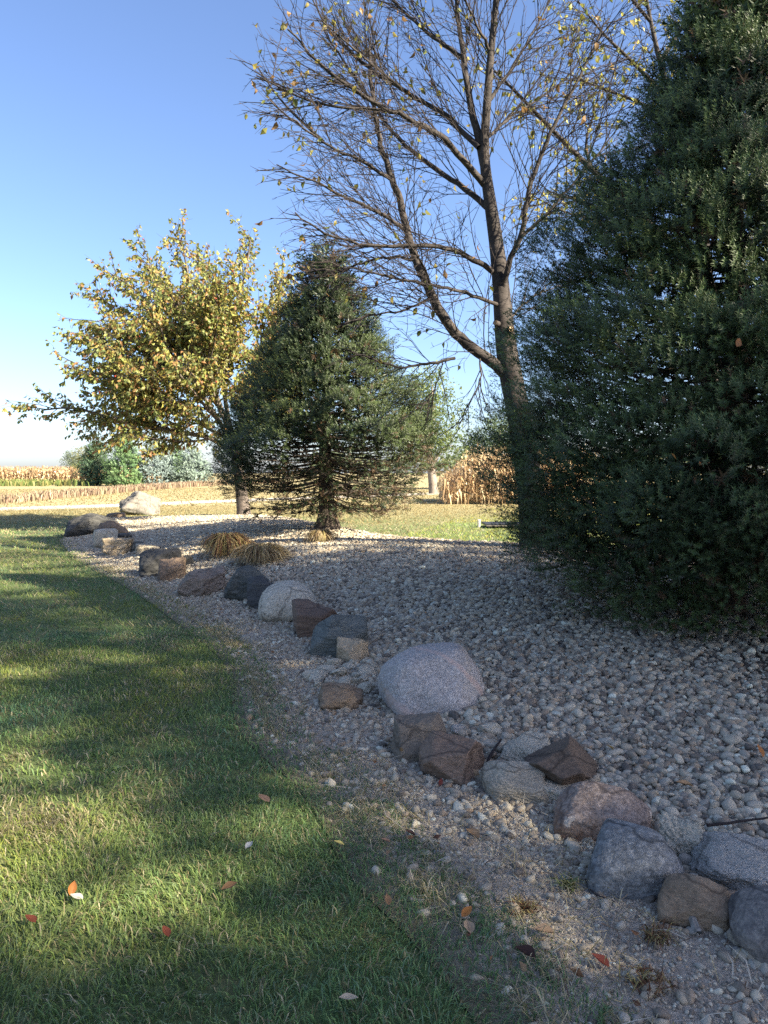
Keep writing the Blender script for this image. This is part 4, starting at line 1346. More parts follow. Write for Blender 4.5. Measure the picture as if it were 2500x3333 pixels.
# --- second bare tree behind the large spruce, still with yellow leaves
def branchy(name, base, limbs, spec, label, seed, leafspec, bark, trunk, twig_mat=M_twig, group=None, limb_names="limb"):
    tr = Tree(seed)
    o_ = np.array(base)
    root = empty(name, tuple(base), label, "tree", group)
    b_ = Buf()
    tube(b_, trunk[0], trunk[1], 12)
    b_.build("trunk", bark, root, True, o_)
    cen = trunk[0][-1]
    for path, r0 in limbs:
        lb = Buf()
        tube(lb, path, np.linspace(r0, max(0.01, r0 * 0.25), len(path)), 7)
        lb.build(limb_names, bark, root, True, o_)
        tr.grow(path, r0, 0, spec, cen)
    t_ = tr.twigs.build("twigs", twig_mat, root, False, o_)
    t_["kind"] = "stuff"
    lvlmin, per_m, size, cols, hang = leafspec
    lb = Buf()
    pp, dd = [], []
    for lvl, q in tr.tips:
        if lvl < lvlmin:
            continue
        ln = np.linalg.norm(q[-1] - q[0])
        k = tr.r.poisson(ln * per_m)
        if k == 0:
            continue
        t = tr.r.uniform(0.1, 1.0, k) * (len(q) - 1)
        pp.append(np.stack([np.interp(t, np.arange(len(q)), q[:, c]) for c in range(3)], -1))
        dd.append(norm(q[-1] - q[0])[None] * 0.5 + np.array([0, 0, -hang]) + tr.r.normal(0, 0.5, (k, 3)))
    pp, dd = np.concatenate(pp), np.concatenate(dd)
    cc = np.array(cols)[tr.r.integers(0, len(cols), len(pp))] * tr.r.uniform(0.7, 1.3, (len(pp), 1))
    leaf_quads(lb, pp - o_, dd, tr.r.uniform(size[0], size[1], len(pp)), cc)
    c_ = lb.build("leaves", M_leaf, root)
    c_["kind"] = "stuff"
    print(name, "leaves", len(pp), "twig tris", sum(len(q) for q in tr.twigs.f))
    return root, tr

Y2 = 12.6
b2 = P(2330, 1700, Y2)
z2 = ground_z(b2[0], Y2)
lim2 = [([(2290, 900), (2150, 760), (1931, 557), (1796, 422), (1700, 320), (1610, 230)], 0.075), ([(2280, 700), (2180, 330), (2116, 68), (2085, -120)], 0.075), ([(2150, 760), (2020, 700), (1900, 660), (1780, 620)], 0.035),
        ([(2180, 330), (2060, 200), (1960, 110), (1880, 0)], 0.04), ([(2200, 400), (2080, 330), (1960, 290), (1850, 240)], 0.035), ([(1931, 557), (1900, 480), (1930, 380), (1960, 260)], 0.028),
        ([(2290, 950), (2120, 860), (1960, 720), (1830, 690), (1740, 640)], 0.04), ([(2116, 68), (2040, -20), (1990, -150)], 0.03), ([(2150, 200), (2240, 60), (2300, -100)], 0.04)]
lim2 = [(limb_path(px, [Y2 + 0.15 * k * ((i % 3) - 1) for k in range(len(px))]), r) for i, (px, r) in enumerate(lim2)]
tr2 = limb_path([(2340, 1740), (2320, 1300), (2290, 900), (2280, 600), (2300, 100)], [Y2] * 5)
tr2[0, 2] = z2 - 0.1
branchy("maple_tree", (b2[0], Y2, z2), lim2, [(0.13, (0.5, 1.2), (0.4, 0.95), 0.09, 0.02, 0.009, 4, 0.15), (0.13, (0.2, 0.5), (0.45, 0.95), 0.14, 0.01, 0.0055, 3, 0.1)],
        "half bare tree with yellow green leaves behind the large spruce's top", 33, (1, 4.5, (0.08, 0.13), [(0.30, 0.28, 0.06), (0.22, 0.24, 0.07), (0.36, 0.30, 0.08)], 0.8), M_bark_cherry,
        (tr2, np.linspace(0.19, 0.06, len(tr2))))

# --- the crab apple, yellow and olive, left of the medium spruce
Y3 = 20.4
a0 = P(795, 1688, Y3)
z3 = ground_z(a0[0], Y3)
trk = limb_path([(795, 1690), (788, 1620), (778, 1540), (765, 1460), (750, 1400)], [Y3] * 5)
trk[0, 2] = z3 - 0.08
ap = [([(778, 1500), (700, 1425), (600, 1410), (480, 1385), (380, 1370), (300, 1340), (220, 1325), (140, 1335)], [0, -.3, -.6, -.9, -1.1, -1.2, -1.3, -1.3], 0.075),
      ([(765, 1460), (690, 1330), (600, 1200), (480, 1130), (380, 1090), (270, 1100)], [0, -.3, -.5, -.7, -.8, -.9], 0.07),
      ([(755, 1420), (690, 1250), (650, 1080), (620, 930), (600, 830), (590, 790)], [0, .1, .2, .2, .2, .2], 0.075),
      ([(755, 1420), (720, 1230), (740, 1060), (790, 930), (810, 830), (815, 780)], [0, .4, .7, .8, .9, .9], 0.07),
      ([(690, 1250), (590, 1110), (500, 1010), (430, 930), (360, 890)], [.1, -.2, -.4, -.5, -.5], 0.05),
      ([(650, 1080), (560, 960), (490, 880), (480, 830)], [.2, -.1, -.2, -.2], 0.04),
      ([(760, 1440), (820, 1290), (870, 1150), (900, 1010), (920, 900)], [0, .7, 1.2, 1.4, 1.5], 0.06),
      ([(760, 1440), (650, 1380), (540, 1300), (430, 1260), (320, 1220), (260, 1190)], [0, -.8, -1.5, -2.0, -2.3, -2.4], 0.055),
      ([(755, 1420), (640, 1290), (560, 1190), (520, 1060), (500, 960)], [0, -.9, -1.6, -2.0, -2.2], 0.055),
      ([(755, 1420), (680, 1260), (680, 1110), (720, 980), (700, 880)], [0, -.9, -1.5, -1.9, -2.0], 0.05),
      ([(690, 1330), (560, 1330), (430, 1330), (340, 1370), (290, 1420)], [-.3, .4, .9, 1.2, 1.3], 0.045),
      ([(700, 1425), (620, 1440), (520, 1430), (420, 1420)], [-.3, -1.0, -1.6, -2.0], 0.04),
      ([(740, 1060), (690, 930), (660, 850)], [.7, .6, .5], 0.03),
      ([(765, 1460), (850, 1370), (930, 1290)], [0, -.6, -1.0], 0.04)]
ap = [(limb_path(px, [Y3 + q for q in dz]), r) for px, dz, r in ap]
ra = np.random.default_rng(77)
fork = P(755, 1425, Y3)
for _ in range(84):
    d_ = norm(ra.normal(size=3)) * ra.random() ** 0.4
    e_ = P(665, 1180, Y3) + d_ * np.array([3.2, 2.7, 2.55])
    if e_[2] < 2.2:
        continue
    # starts from the nearest point of a main limb, further in than the tip
    best = min((q for q, _r in ap[:14]), key=lambda q: np.min(np.linalg.norm(q[len(q) // 4: 3 * len(q) // 4] - (0.55 * e_ + 0.45 * fork), axis=1)))
    seg = best[len(best) // 4: 3 * len(best) // 4]
    st_ = seg[np.argmin(np.linalg.norm(seg - (0.55 * e_ + 0.45 * fork), axis=1))]
    m_ = (st_ + e_) / 2 + ra.normal(0, 0.18, 3) + np.array([0, 0, 0.12])
    ap.append((smooth_line(np.stack([st_, m_, e_, e_ + np.array([0.25 * d_[0], 0.25 * d_[1], 0.15])]), 12, 2), 0.022))
apple, apt = branchy("crabapple_tree", (a0[0], Y3, z3), ap, [(0.125, (0.5, 1.35), (0.4, 1.0), 0.10, 0.0, 0.010, 4, 0.2), (0.14, (0.22, 0.65), (0.4, 1.0), 0.15, -0.01, 0.005, 3, 0.15)],
        "spreading fruit tree turning yellow and olive left of medium spruce", 35,
        (0, 11.5, (0.10, 0.165), [(0.24, 0.25, 0.070), (0.18, 0.215, 0.065), (0.31, 0.285, 0.075), (0.31, 0.235, 0.07), (0.14, 0.17, 0.06), (0.20, 0.19, 0.075), (0.27, 0.145, 0.06)], 0.75), M_bark_apple,
        (trk, np.interp(np.linspace(0, 1, len(trk)), [0, .1, .4, 1], [0.24, 0.185, 0.155, 0.11])))
fb = Buf()
iv, if_ = ICO[2]
tips = [q for l, q in apt.tips if l == 1]
for i in apt.r.choice(len(tips), 110, replace=False):
    fb.add(iv * 0.022 + tips[i][-1] - np.array([0, 0, 0.05]) - np.array([a0[0], Y3, z3]), if_, (0.35, 0.05, 0.03))
fr = fb.build("crabapples", M_leaf, apple, True)
fr["kind"] = "stuff"

# --- far and off-frame leafy trees: trunk plus a crown of leaf sprays in several lobes
def leafy(name, base, H, lobes, trunk_r, label, cols, n, size, seed, bark=M_bark_pale, group=None, cat="tree", spray_n=16):
    r_ = np.random.default_rng(seed)
    root = empty(name, base, label, cat, group)
    b_ = Buf()
    zz = np.linspace(-0.1, H * 0.72, 9)
    tube(b_, np.stack([0.03 * H * np.sin(zz / H * 5 + seed), 0.02 * H * np.cos(zz / H * 4), zz], -1), np.linspace(trunk_r * 1.25, trunk_r * 0.25, 9), 8)
    for (lx, ly, lz, rx, rz) in lobes:
        st = np.array([0.02 * H, 0.01 * H, max(H * 0.22, lz * 0.62)])
        en = np.array([lx, ly, lz])
        md = (st + en) / 2 + np.array([0, 0, 0.06 * H])
        tube(b_, smooth_line(np.stack([st, md, en]), 7, 2), np.linspace(trunk_r * 0.5, trunk_r * 0.08, 7), 5)
    b_.build("trunk", bark, root, True)
    lb = Buf()
    wts = np.array([l[3] ** 2 * l[4] for l in lobes])
    wts = wts / wts.sum()
    for l, wt in zip(lobes, wts):
        m = int(n * wt / spray_n)
        d = norm(r_.normal(size=(m, 3)))
        rr = r_.random(m) ** 0.42
        bumpy = 1 + 0.22 * snoise3(d * 3.3, seed + int(l[2] * 10))
        c = np.array(l[:3]) + d * (rr * bumpy)[:, None] * np.array([l[3], l[3], l[4]])
        spray = np.repeat(c, spray_n, 0) + r_.normal(0, min(size * 1.5, 0.34), (m * spray_n, 3)) * np.array([1, 1, 0.6])
        dd = np.repeat(d, spray_n, 0) * 0.6 + r_.normal(0, 0.6, (m * spray_n, 3)) + np.array([0, 0, -0.25])
        cc = np.array(cols)[np.repeat(r_.integers(0, len(cols), m), spray_n)] * r_.uniform(0.7, 1.3, (m * spray_n, 1))
        leaf_quads(lb, spray, dd, r_.uniform(0.7, 1.3, m * spray_n) * size, cc)
    lb.build("crown", M_leaf, root)
    return root

GR = [(0.085, 0.125, 0.040), (0.12, 0.16, 0.05), (0.16, 0.19, 0.065), (0.065, 0.10, 0.035)]
yb = 55
bb = P(1400, 1600, yb)
k_ = yb / F_PX
leafy("broadleaf_tree", (bb[0], yb, 0), 9.8, [(-0.2, 0, 7.6, 2.0, 1.9), (0.9, 0.5, 5.6, 2.1, 1.6), (-1.6, -0.4, 5.4, 1.9, 1.7), (1.7, 0, 3.6, 1.3, 1.1), (-0.4, 0.3, 3.9, 2.2, 1.4), (0.1, 0, 8.8, 1.0, 1.0), (-3.2, .4, 4.2, 1.8, 1.6)], 0.3,
      "tall pale green tree between the medium spruce and the far corn", GR, 9000, 0.20, 71)
yb = 70
bb = P(1625, 1600, yb)
leafy("broadleaf_tree", (bb[0], yb, 0), 8.2, [(0, 0, 4.6, 3.2, 2.4), (0.8, 0.5, 6.0, 2.2, 1.8), (-2.2, 0, 3.6, 1.9, 1.6), (2.4, 0, 4.2, 2.2, 2.0)], 0.28,
      "darker green tree behind the tall block of corn", [(0.045, 0.075, 0.035), (0.065, 0.10, 0.045), (0.085, 0.12, 0.06)], 7000, 0.24, 72)
yb = 104
bb = P(282, 1600, yb)
leafy("broadleaf_tree", (bb[0], yb, 0), 5.6, [(0, 0, 3.4, 1.8, 2.0), (0.9, 0.2, 4.2, 1.3, 1.3)], 0.16, "small yellow green tree at the left end of the far conifers", [(0.14, 0.15, 0.05), (0.20, 0.19, 0.07), (0.10, 0.12, 0.045)], 3000, 0.22, 73)
yb = 140
bb = P(237, 1600, yb)
leafy("broadleaf_tree", (bb[0], yb, 0), 6.2, [(0, 0, 3.6, 1.7, 2.0)], 0.16, "small grey green tree rising behind the far left corn", [(0.10, 0.13, 0.085), (0.14, 0.17, 0.11)], 2000, 0.26, 74)

# far-off wood along the horizon, reads as one mass
fw = Buf()
n = 5200
ang = rng.uniform(-0.10, 0.75, n)
dist = rng.uniform(330, 420, n)
prof_h = 5.0 + 5.5 * vnoise(ang * 40, ang * 0, 44) + 2.5 * vnoise(ang * 160, ang * 0, 45)
cz_ = prof_h * np.sqrt(rng.random(n))
fp = np.stack([dist * np.sin(ang), dist * np.cos(ang), cz_], -1)
leaf_quads(fw, fp, norm(rng.normal(size=(n, 3)) * np.array([1, 1, 0.5])), rng.uniform(2.0, 3.8, n), np.array([(0.075, 0.10, 0.055), (0.10, 0.125, 0.06), (0.13, 0.13, 0.065)])[rng.integers(0, 3, n)])
tag(fw.build("distant_wood", M_leaf), "far-off line of trees along the horizon", kind="stuff")

# trees beside and behind the camera that throw the shade over lawn and bed
shade_cols = [(0.045, 0.085, 0.028), (0.065, 0.11, 0.035)]
def sun_row(u, a):
    return (u * 0.483 + a * 0.876, u * 0.876 - a * 0.483, 0)
leafy("shade_tree", sun_row(7.9, 16), 17.0, [(0, 0, 9.4, 3.2, 2.2), (0.3, 0.6, 12.0, 2.9, 2.2), (0, 0, 14.8, 1.9, 2.2), (-0.6, -1.6, 10.4, 2.2, 2.0)], 0.3,
      "leafy tree outside the frame, sunward of the large spruce", shade_cols, 10000, 0.27, 81, spray_n=1)
leafy("shade_tree", sun_row(4.3, 16.5), 16.5, [(0.2, 0.5, 9.6, 2.8, 2.0), (0, 0, 12.3, 2.0, 1.7), (0.2, 0.2, 15.7, 1.7, 1.0)], 0.28,
      "leafy tree outside the frame, middle of the row that shades the lawn", shade_cols, 12500, 0.27, 82, spray_n=1)
leafy("shade_tree", sun_row(-0.2, 15.5), 13.5, [(0.4, 0.4, 9.2, 2.7, 1.8), (-0.3, -0.5, 11.6, 1.7, 2.0)], 0.26,
      "leafy tree outside the frame, behind the camera's right shoulder", shade_cols, 17500, 0.27, 83, spray_n=1)

# ------------------------------------------------------------------ corn, meadow grass, ornamental grasses
CORN = np.array([(0.50, 0.38, 0.22), (0.42, 0.29, 0.16), (0.58, 0.47, 0.31), (0.32, 0.20, 0.11), (0.50, 0.35, 0.20)])
def corn(buf, xy, hts, leaf_n, w, simple=False):
    for (x, y), h in zip(xy, hts):
        c = CORN[rng.integers(0, len(CORN))] * rng.uniform(0.75, 1.2)
        lean = rng.normal(0, 0.085, 2)
        top = np.array([x + lean[0] * h, y + lean[1] * h, h])
        bot = np.array([x, y, -0.02])
        tube(buf, np.stack([bot, (bot + top) / 2, top]), [w * 0.5, w * 0.4, w * 0.12], 3, c * 0.9)
        n = leaf_n
        t = np.linspace(0.15, 0.92, n) + rng.normal(0, 0.03, n)
        az = rng.uniform(0, 6.28) + np.arange(n) * np.pi + rng.normal(0, 0.5, n)
        d = np.stack([np.cos(az), np.sin(az), np.zeros(n)], -1)
        s = np.stack([-np.sin(az), np.cos(az), np.zeros(n)], -1) * w * 1.3
        p0 = bot + (top - bot) * t[:, None]
        L = rng.uniform(0.25, 0.60, n)[:, None]
        up = np.array([0, 0, 1.0])
        p1 = p0 + d * L * 0.5 + up * L * rng.uniform(0.05, 0.5, (n, 1))
        p2 = p0 + d * L * 0.85 - up * L * rng.uniform(0.2, 1.0, (n, 1))
        v = np.stack([p0, p1 - s, p1 + s, p2], 1).reshape(-1, 3)
        k = np.arange(n)[:, None] * 4
        f = np.concatenate([k + np.array([[0, 1, 2]]), k + np.array([[1, 3, 2]])])
        cc = CORN[rng.integers(0, len(CORN), n)] * rng.uniform(0.7, 1.3, (n, 1))
        buf.add(v, f, np.repeat(cc, 4, 0))
        for q in range(3):                      # tassel
            e = top + np.array([rng.normal(0, 0.06), rng.normal(0, 0.06), rng.uniform(0.15, 0.32)])
            buf.add(np.stack([top - np.array([w * .3, 0, 0]), top + np.array([w * .3, 0, 0]), e]), [(0, 1, 2)], c * 0.8)

cb = Buf()
xy, hh = [], []
for row in range(9):
    yy = 36.5 + row * 0.76
    x0 = (1445 - CX) / F_PX * yy
    for k in range(46):
        xx = x0 + k * 0.17 + rng.normal(0, 0.03)
        ramp_h = np.clip((xx - x0) / 1.6, 0, 1)
        xy.append((xx, yy + rng.normal(0, 0.06)))
        hh.append((1.35 + 1.35 * ramp_h) * rng.uniform(0.74, 1.08))
corn(cb, xy, hh, 15, 0.034)
tag(cb.build("corn", M_dry), "tall ripe corn stalks lit orange beyond the back lawn", kind="stuff")
cb = Buf()
xy, hh = [], []
for row in range(5):
    yy = 112 + row * 1.2
    for k in range(150):
        xx = -68 + k * 0.22 + rng.normal(0, 0.05)
        xy.append((xx, yy - 0.06 * k * 0.22 + rng.normal(0, 0.15)))
        hh.append(2.35 * rng.uniform(0.88, 1.08))
corn(cb, xy, hh, 7, 0.11)
tag(cb.build("corn_field", M_dry), "field of ripe corn along the far left horizon", kind="stuff")

# tan meadow strip
mb = Buf()
n = 9000
u = rng.random(n) ** 0.8
line = smooth_line([G(-160, 1650)[:2], G(0, 1637)[:2], G(250, 1613)[:2], G(450, 1596)[:2], G(660, 1582)[:2], G(860, 1574)[:2]], 50)
q = u * 49
pp = np.stack([np.interp(q, np.arange(50), line[:, 0]), np.interp(q, np.arange(50), line[:, 1]), np.zeros(n)], -1)
pp[:, 1] += rng.random(n) * (4 + 14 * u)
pp[:, 0] += rng.normal(0, 0.4, n)
MC = np.array([(0.27, 0.19, 0.135), (0.32, 0.235, 0.16), (0.21, 0.14, 0.10), (0.38, 0.30, 0.20), (0.25, 0.21, 0.13)])
blades(mb, pp, rng.uniform(0.35, 0.75, n) * (0.8 + 0.5 * u), rng.uniform(0.05, 0.10, n), MC[rng.integers(0, 5, n)] * rng.uniform(0.7, 1.25, (n, 1)), rng.uniform(0.1, 0.6, n), tip_col=0.9)
tag(mb.build("meadow_grass", M_dry), "strip of tall reddish tan meadow grass beyond the drive", kind="stuff")
wb = Buf()
n = 2600
pp = np.stack([rng.uniform(-62, -34, n), rng.uniform(86, 108, n), np.zeros(n)], -1)
ok = rng.random(n) < np.clip((-33 - pp[:, 0]) / 18, 0, 1)
pp = pp[ok]
n = len(pp)
blades(wb, pp, rng.uniform(0.4, 1.0, n), rng.uniform(0.15, 0.3, n), np.array([(0.12, 0.17, 0.05), (0.18, 0.20, 0.06), (0.24, 0.22, 0.08)])[rng.integers(0, 3, n)], rng.uniform(0.1, 0.6, n))
tag(wb.build("weeds", M_grass), "green weeds in front of the far left corn", kind="stuff")

def clump(px, py, radius, height, n, cols, label, seed):
    r_ = np.random.default_rng(seed)
    g = hit(px, py)
    root_z = g[2]
    az = r_.uniform(0, 6.28, n)
    rr = radius * 0.30 * np.sqrt(r_.random(n))
    p = np.stack([rr * np.cos(az), rr * np.sin(az), np.zeros(n)], -1)
    az2 = az + r_.normal(0, 0.5, n)
    out = np.stack([np.cos(az2), np.sin(az2), np.zeros(n)], -1)
    L = r_.uniform(0.5, 1.1, n)
    h = height * r_.uniform(0.6, 1.05, n)
    reach = radius * r_.uniform(0.35, 1.05, n)
    w = 0.0055
    side = np.stack([-np.sin(az2), np.cos(az2), np.zeros(n)], -1) * w
    ctr = []
    for t in (0, 0.35, 0.7, 1.0):
        z = h * (1 - (2.2 * (t - 0.45)) ** 2 * 0.8) if t > 0 else np.zeros(n)
        ctr.append(p + out * (reach * t ** 1.2)[:, None] + np.array([0, 0, 1.0]) * np.maximum(z, 0.01)[:, None])
    v = np.stack([ctr[0] - side, ctr[0] + side, ctr[1] - side, ctr[1] + side, ctr[2] - side * .8, ctr[2] + side * .8, ctr[3]], 1).reshape(-1, 3)
    k = np.arange(n)[:, None] * 7
    f = np.concatenate([k + np.array([t]) for t in ([0, 1, 3], [0, 3, 2], [2, 3, 5], [2, 5, 4], [4, 5, 6])])
    cc = np.array(cols)[r_.integers(0, len(cols), n)] * r_.uniform(0.7, 1.3, (n, 1))
    b_ = Buf()
    b_.add(v, f, np.repeat(cc, 7, 0))
    o = b_.build("grass_clump", M_dry)
    o.location = g
    tag(o, label, "grass clump", "withered ornamental grasses on the mound")

RU = [(0.20, 0.105, 0.055), (0.26, 0.17, 0.09), (0.12, 0.055, 0.03), (0.36, 0.29, 0.12), (0.22, 0.18, 0.07)]
TN = [(0.30, 0.215, 0.11), (0.42, 0.33, 0.19), (0.15, 0.095, 0.05), (0.26, 0.21, 0.09)]
clump(740, 1808, 0.50, 0.36, 900, RU, "rusty orange clump of withered ornamental grass, left of the pair", 91)
clump(850, 1828, 0.50, 0.26, 900, TN, "straw brown drooping grass clump, right of the pair", 92)
clump(1045, 1762, 0.32, 0.20, 420, TN, "small faded grass clump at the foot of the medium spruce", 93)

# ------------------------------------------------------------------ small things
LEAF_SHAPES = {}
def fallen_leaf(px, py, size, col, label, rot=0.0, curl=0.25, tilt=0.1, z_off=0.0, pos=None, group="fallen leaves"):
    nu, nv = 7, 4
    u = np.linspace(0, 1, nu)
    wv = 0.30 * np.sin(np.pi * u ** 0.85) ** 0.8
    v = []
    for i in range(nu):
        for j in range(-nv // 2, nv // 2 + 1):
            x = wv[i] * j / (nv / 2)
            v.append((x, u[i] - 0.5, curl * abs(x) ** 1.3 * 1.4 + 0.22 * curl * math.sin(u[i] * 7 + px) * x + 0.10 * curl * (u[i] - 0.5) ** 2 * 4 + 0.02 * math.sin(9 * x + px)))
    m = nv + 1
    f = [(i * m + j, i * m + j + 1, (i + 1) * m + j + 1, (i + 1) * m + j) for i in range(nu - 1) for j in range(nv)]
    size *= 0.85
    v = np.array(v) * size
    me = mesh_from("fallen_leaf", v, f, None, True)
    g = hit(px, py) if pos is None else np.array(pos)
    o = link("fallen_leaf", me, plain_leaf("fallen leaf", col, 0.15), None, (g[0], g[1], g[2] + z_off))
    o.rotation_euler = (tilt, tilt * 0.5, rot)
    tag(o, label, "leaf", group)
    lb = Buf()
    tube(lb, np.array([(0, -0.5, 0.004), (0, 0.0, 0.012), (0, 0.42, 0.03)]) * size, [0.012 * size, 0.010 * size, 0.004 * size], 3)
    lb.build("midrib", plain_leaf("leaf midrib", tuple(min(1, c * 1.3) for c in col), 0.0), o)
    return o

BR, RD, YE, TA, OR = (0.20, 0.115, 0.06), (0.20, 0.055, 0.030), (0.50, 0.42, 0.14), (0.40, 0.27, 0.16), (0.45, 0.17, 0.04)
gz = 0.045
fallen_leaf(860, 2628, 0.085, (0.30, 0.19, 0.13), "flat pinkish brown leaf lying on the grass, highest of those on the lawn", 0.9, 0.15, 0.25, gz)
fallen_leaf(1104, 2778, 0.055, YE, "pale yellow round leaf on the lawn near the dirt edge", 1.4, 0.2, 0.3, gz)
fallen_leaf(748, 2925, 0.075, BR, "dark brown curled leaf in the middle of the lawn", -1.1, 0.5, 0.2, gz)
fallen_leaf(236, 2930, 0.06, OR, "orange leaf standing in the grass at far left of the lawn", 0.4, 0.4, 0.9, gz)
fallen_leaf(250, 2950, 0.065, (0.45, 0.42, 0.36), "whitish leaf under the orange leaf at the left", 1.3, 0.3, 0.2, gz - 0.01)
fallen_leaf(540, 3075, 0.055, RD, "small red leaf beside the nearest sunlit patch of lawn", 0.8, 0.5, 0.4, gz)
fallen_leaf(100, 3033, 0.06, RD, "dark red leaf near the bottom left of the lawn", 1.2, 0.4, 0.3, gz)
fallen_leaf(812, 2787, 0.05, (0.50, 0.50, 0.48), "crumpled grey white scrap of leaf in the shaded lawn", -0.6, 0.7, 0.3, gz)
fallen_leaf(1134, 3297, 0.07, (0.50, 0.40, 0.27), "pale tan leaf near the bottom edge of the lawn", 1.9, 0.3, 0.2, gz)
fallen_leaf(1262, 2968, 0.05, BR, "small brown leaf on the lawn below the yellow one", 0.3, 0.4, 0.5, gz)
fallen_leaf(1770, 3052, 0.085, TA, "large tan curled leaf on the dirt strip", 1.4, 0.7, 0.1, 0.02)
fallen_leaf(1708, 3134, 0.085, (0.085, 0.040, 0.028), "dark maroon curled leaf where grass meets dirt", 1.0, 0.8, 0.2, 0.03)
fallen_leaf(1953, 3147, 0.075, (0.24, 0.060, 0.035), "rust red leaf on the bare dirt below the tan leaf", 0.9, 0.5, 0.3, 0.02)
fallen_leaf(1520, 2995, 0.06, OR, "orange brown leaf on the grass edge beside the dirt", -0.9, 0.3, 0.5, 0.03)
fallen_leaf(1525, 3055, 0.07, TA, "narrow tan leaf lying in the grass edge", 0.15, 0.5, 0.2, 0.04)
fallen_leaf(1434, 2558, 0.045, (0.26, 0.055, 0.035), "small red leaf at the foot of the chestnut wedge rock", 0.1, 0.4, 1.0, 0.02)
fallen_leaf(1538, 2725, 0.09, (0.34, 0.22, 0.12), "long tan folded leaf on the gravel below the chestnut rock", 0.75, 0.6, 0.15, 0.015)
fallen_leaf(1335, 2735, 0.06, (0.13, 0.065, 0.04), "dark brown leaf on the grass edge below the wedge rock", 1.2, 0.6, 0.3, 0.03)
fallen_leaf(1255, 2758, 0.055, (0.36, 0.21, 0.13), "light brown leaf at the lawn's ragged edge", 1.5, 0.3, 0.3, 0.03)
fallen_leaf(2228, 2588, 0.095, (0.40, 0.25, 0.13), "big tan leaf on the pebbles right of the lichen spotted boulder", 1.3, 0.5, 0.15, 0.05)
fallen_leaf(2473, 2482, 0.085, OR, "bright orange leaf on the pebbles at the right edge", 0.4, 0.3, 0.8, 0.06)
fallen_leaf(1985, 2460, 0.05, (0.45, 0.28, 0.06), "ochre leaf on the pebbles just right of the dark brown block", 1.1, 0.4, 0.4, 0.045)
fallen_leaf(1900, 1936, 0.055, YE, "small yellow leaf on the pebbles in front of the large spruce", 0.5, 0.3, 0.5, 0.05)
fallen_leaf(1555, 2018, 0.06, YE, "pale yellow leaf on the pebbles up the slope from the granite boulder", 1.5, 0.3, 0.3, 0.045)
fallen_leaf(0, 0, 0.085, (0.36, 0.15, 0.045), "orange brown leaf caught high on the large spruce", 0.2, 0.4, 1.2, 0, pos=P(2402, 1115, 4.35), group="leaves caught in the large spruce")
fallen_leaf(0, 1, 0.06, (0.42, 0.20, 0.07), "small tan leaf caught low on the large spruce", 1.2, 0.4, 0.9, 0, pos=P(2192, 1485, 4.45), group="leaves caught in the large spruce")
fallen_leaf(0, 2, 0.06, (0.36, 0.15, 0.05), "dark orange leaf caught low on the large spruce, right of the tan one", 0.5, 0.4, 1.0, 0, pos=P(2275, 1505, 4.42), group="leaves caught in the large spruce")

# weathered stick and twigs
m_wood, nt, b = nmat("weathered wood")
v_ = obj_vec(nt, (60, 60, 6))
n_ = noise(nt, 1, 5, 0.6, v_)
nt.links.new(ramp(nt, n_, [(0.3, (0.10, 0.085, 0.07)), (0.7, (0.30, 0.27, 0.23))]), b.inputs["Base Color"])
bump(nt, n_, 0.7, 0.01, b)
def stick(name, pixs, r0, label, mat, lift, cat="stick", k=6):
    p = np.array([hit(*q) for q in pixs]) + np.array([[0, 0, l] for l in lift])
    b_ = Buf()
    pp = smooth_line(p - p[0], 10, 2) + rng.normal(0, r0 * 0.12, (10, 3))
    tube(b_, pp, np.linspace(r0, r0 * 0.6, 10), k, cap=True)
    o = b_.build(name, mat, None, False)
    o.location = p[0]
    tag(o, label, cat)
    return o
stick("wood_stick", [(2272, 3045), (2235, 3002), (2200, 2955)], 0.016, "grey split piece of wood leaning on the umber brown rock", m_wood, (0.012, 0.05, 0.10))
stick("twig", [(2000, 2990), (1985, 3040), (1990, 3085)], 0.0035, "pale thin dry stem lying on the dirt below the blue black boulder", m_wood, (0.01, 0.02, 0.01), "twig", 4)
stick("twig", [(1905, 2870), (1925, 2915), (2000, 2945)], 0.004, "thin brown twig curving round the foot of the blue black boulder", M_twig, (0.01, 0.01, 0.01), "twig", 4)
stick("twig", [(1572, 2530), (1600, 2480), (1632, 2440)], 0.010, "dark twig between the chestnut wedge and the white rock", M_twig, (0.02, 0.05, 0.06), "twig", 5)
stick("twig", [(2300, 2725), (2400, 2715), (2500, 2700)], 0.007, "dark twig lying across pebbles above the limestone boulder", M_twig, (0.05, 0.05, 0.05), "twig", 5)
stick("twig", [(2010, 2430), (2070, 2350), (2110, 2300)], 0.004, "thin grey twig on the pebble slope above the dark block", m_wood, (0.05, 0.05, 0.05), "twig", 4)

# dead grass tufts on the dirt
def tuft(px, py, radius, n, cols, label, seed):
    r_ = np.random.default_rng(seed)
    g = hit(px, py)
    p = np.stack([r_.normal(0, radius * 0.45, n), r_.normal(0, radius * 0.45, n), np.zeros(n)], -1)
    b_ = Buf()
    blades(b_, p, r_.uniform(0.02, 0.06, n), r_.uniform(0.003, 0.006, n), np.array(cols)[r_.integers(0, len(cols), n)] * r_.uniform(0.6, 1.3, (n, 1)), r_.uniform(0.6, 2.0, n))
    o = b_.build("grass_tuft", M_dry)
    o.location = g
    tag(o, label, "grass tuft", "dead tufts on the dirt strip")
tuft(2110, 3205, 0.055, 180, RU, "rusty brown matted tuft on the dirt, nearest the camera", 95)
tuft(1708, 2962, 0.045, 120, RU, "brown matted tuft at the lawn edge beside the dirt", 96)
tuft(2140, 3060, 0.045, 120, RU, "brown dead tuft on the dirt in front of the umber rock", 97)
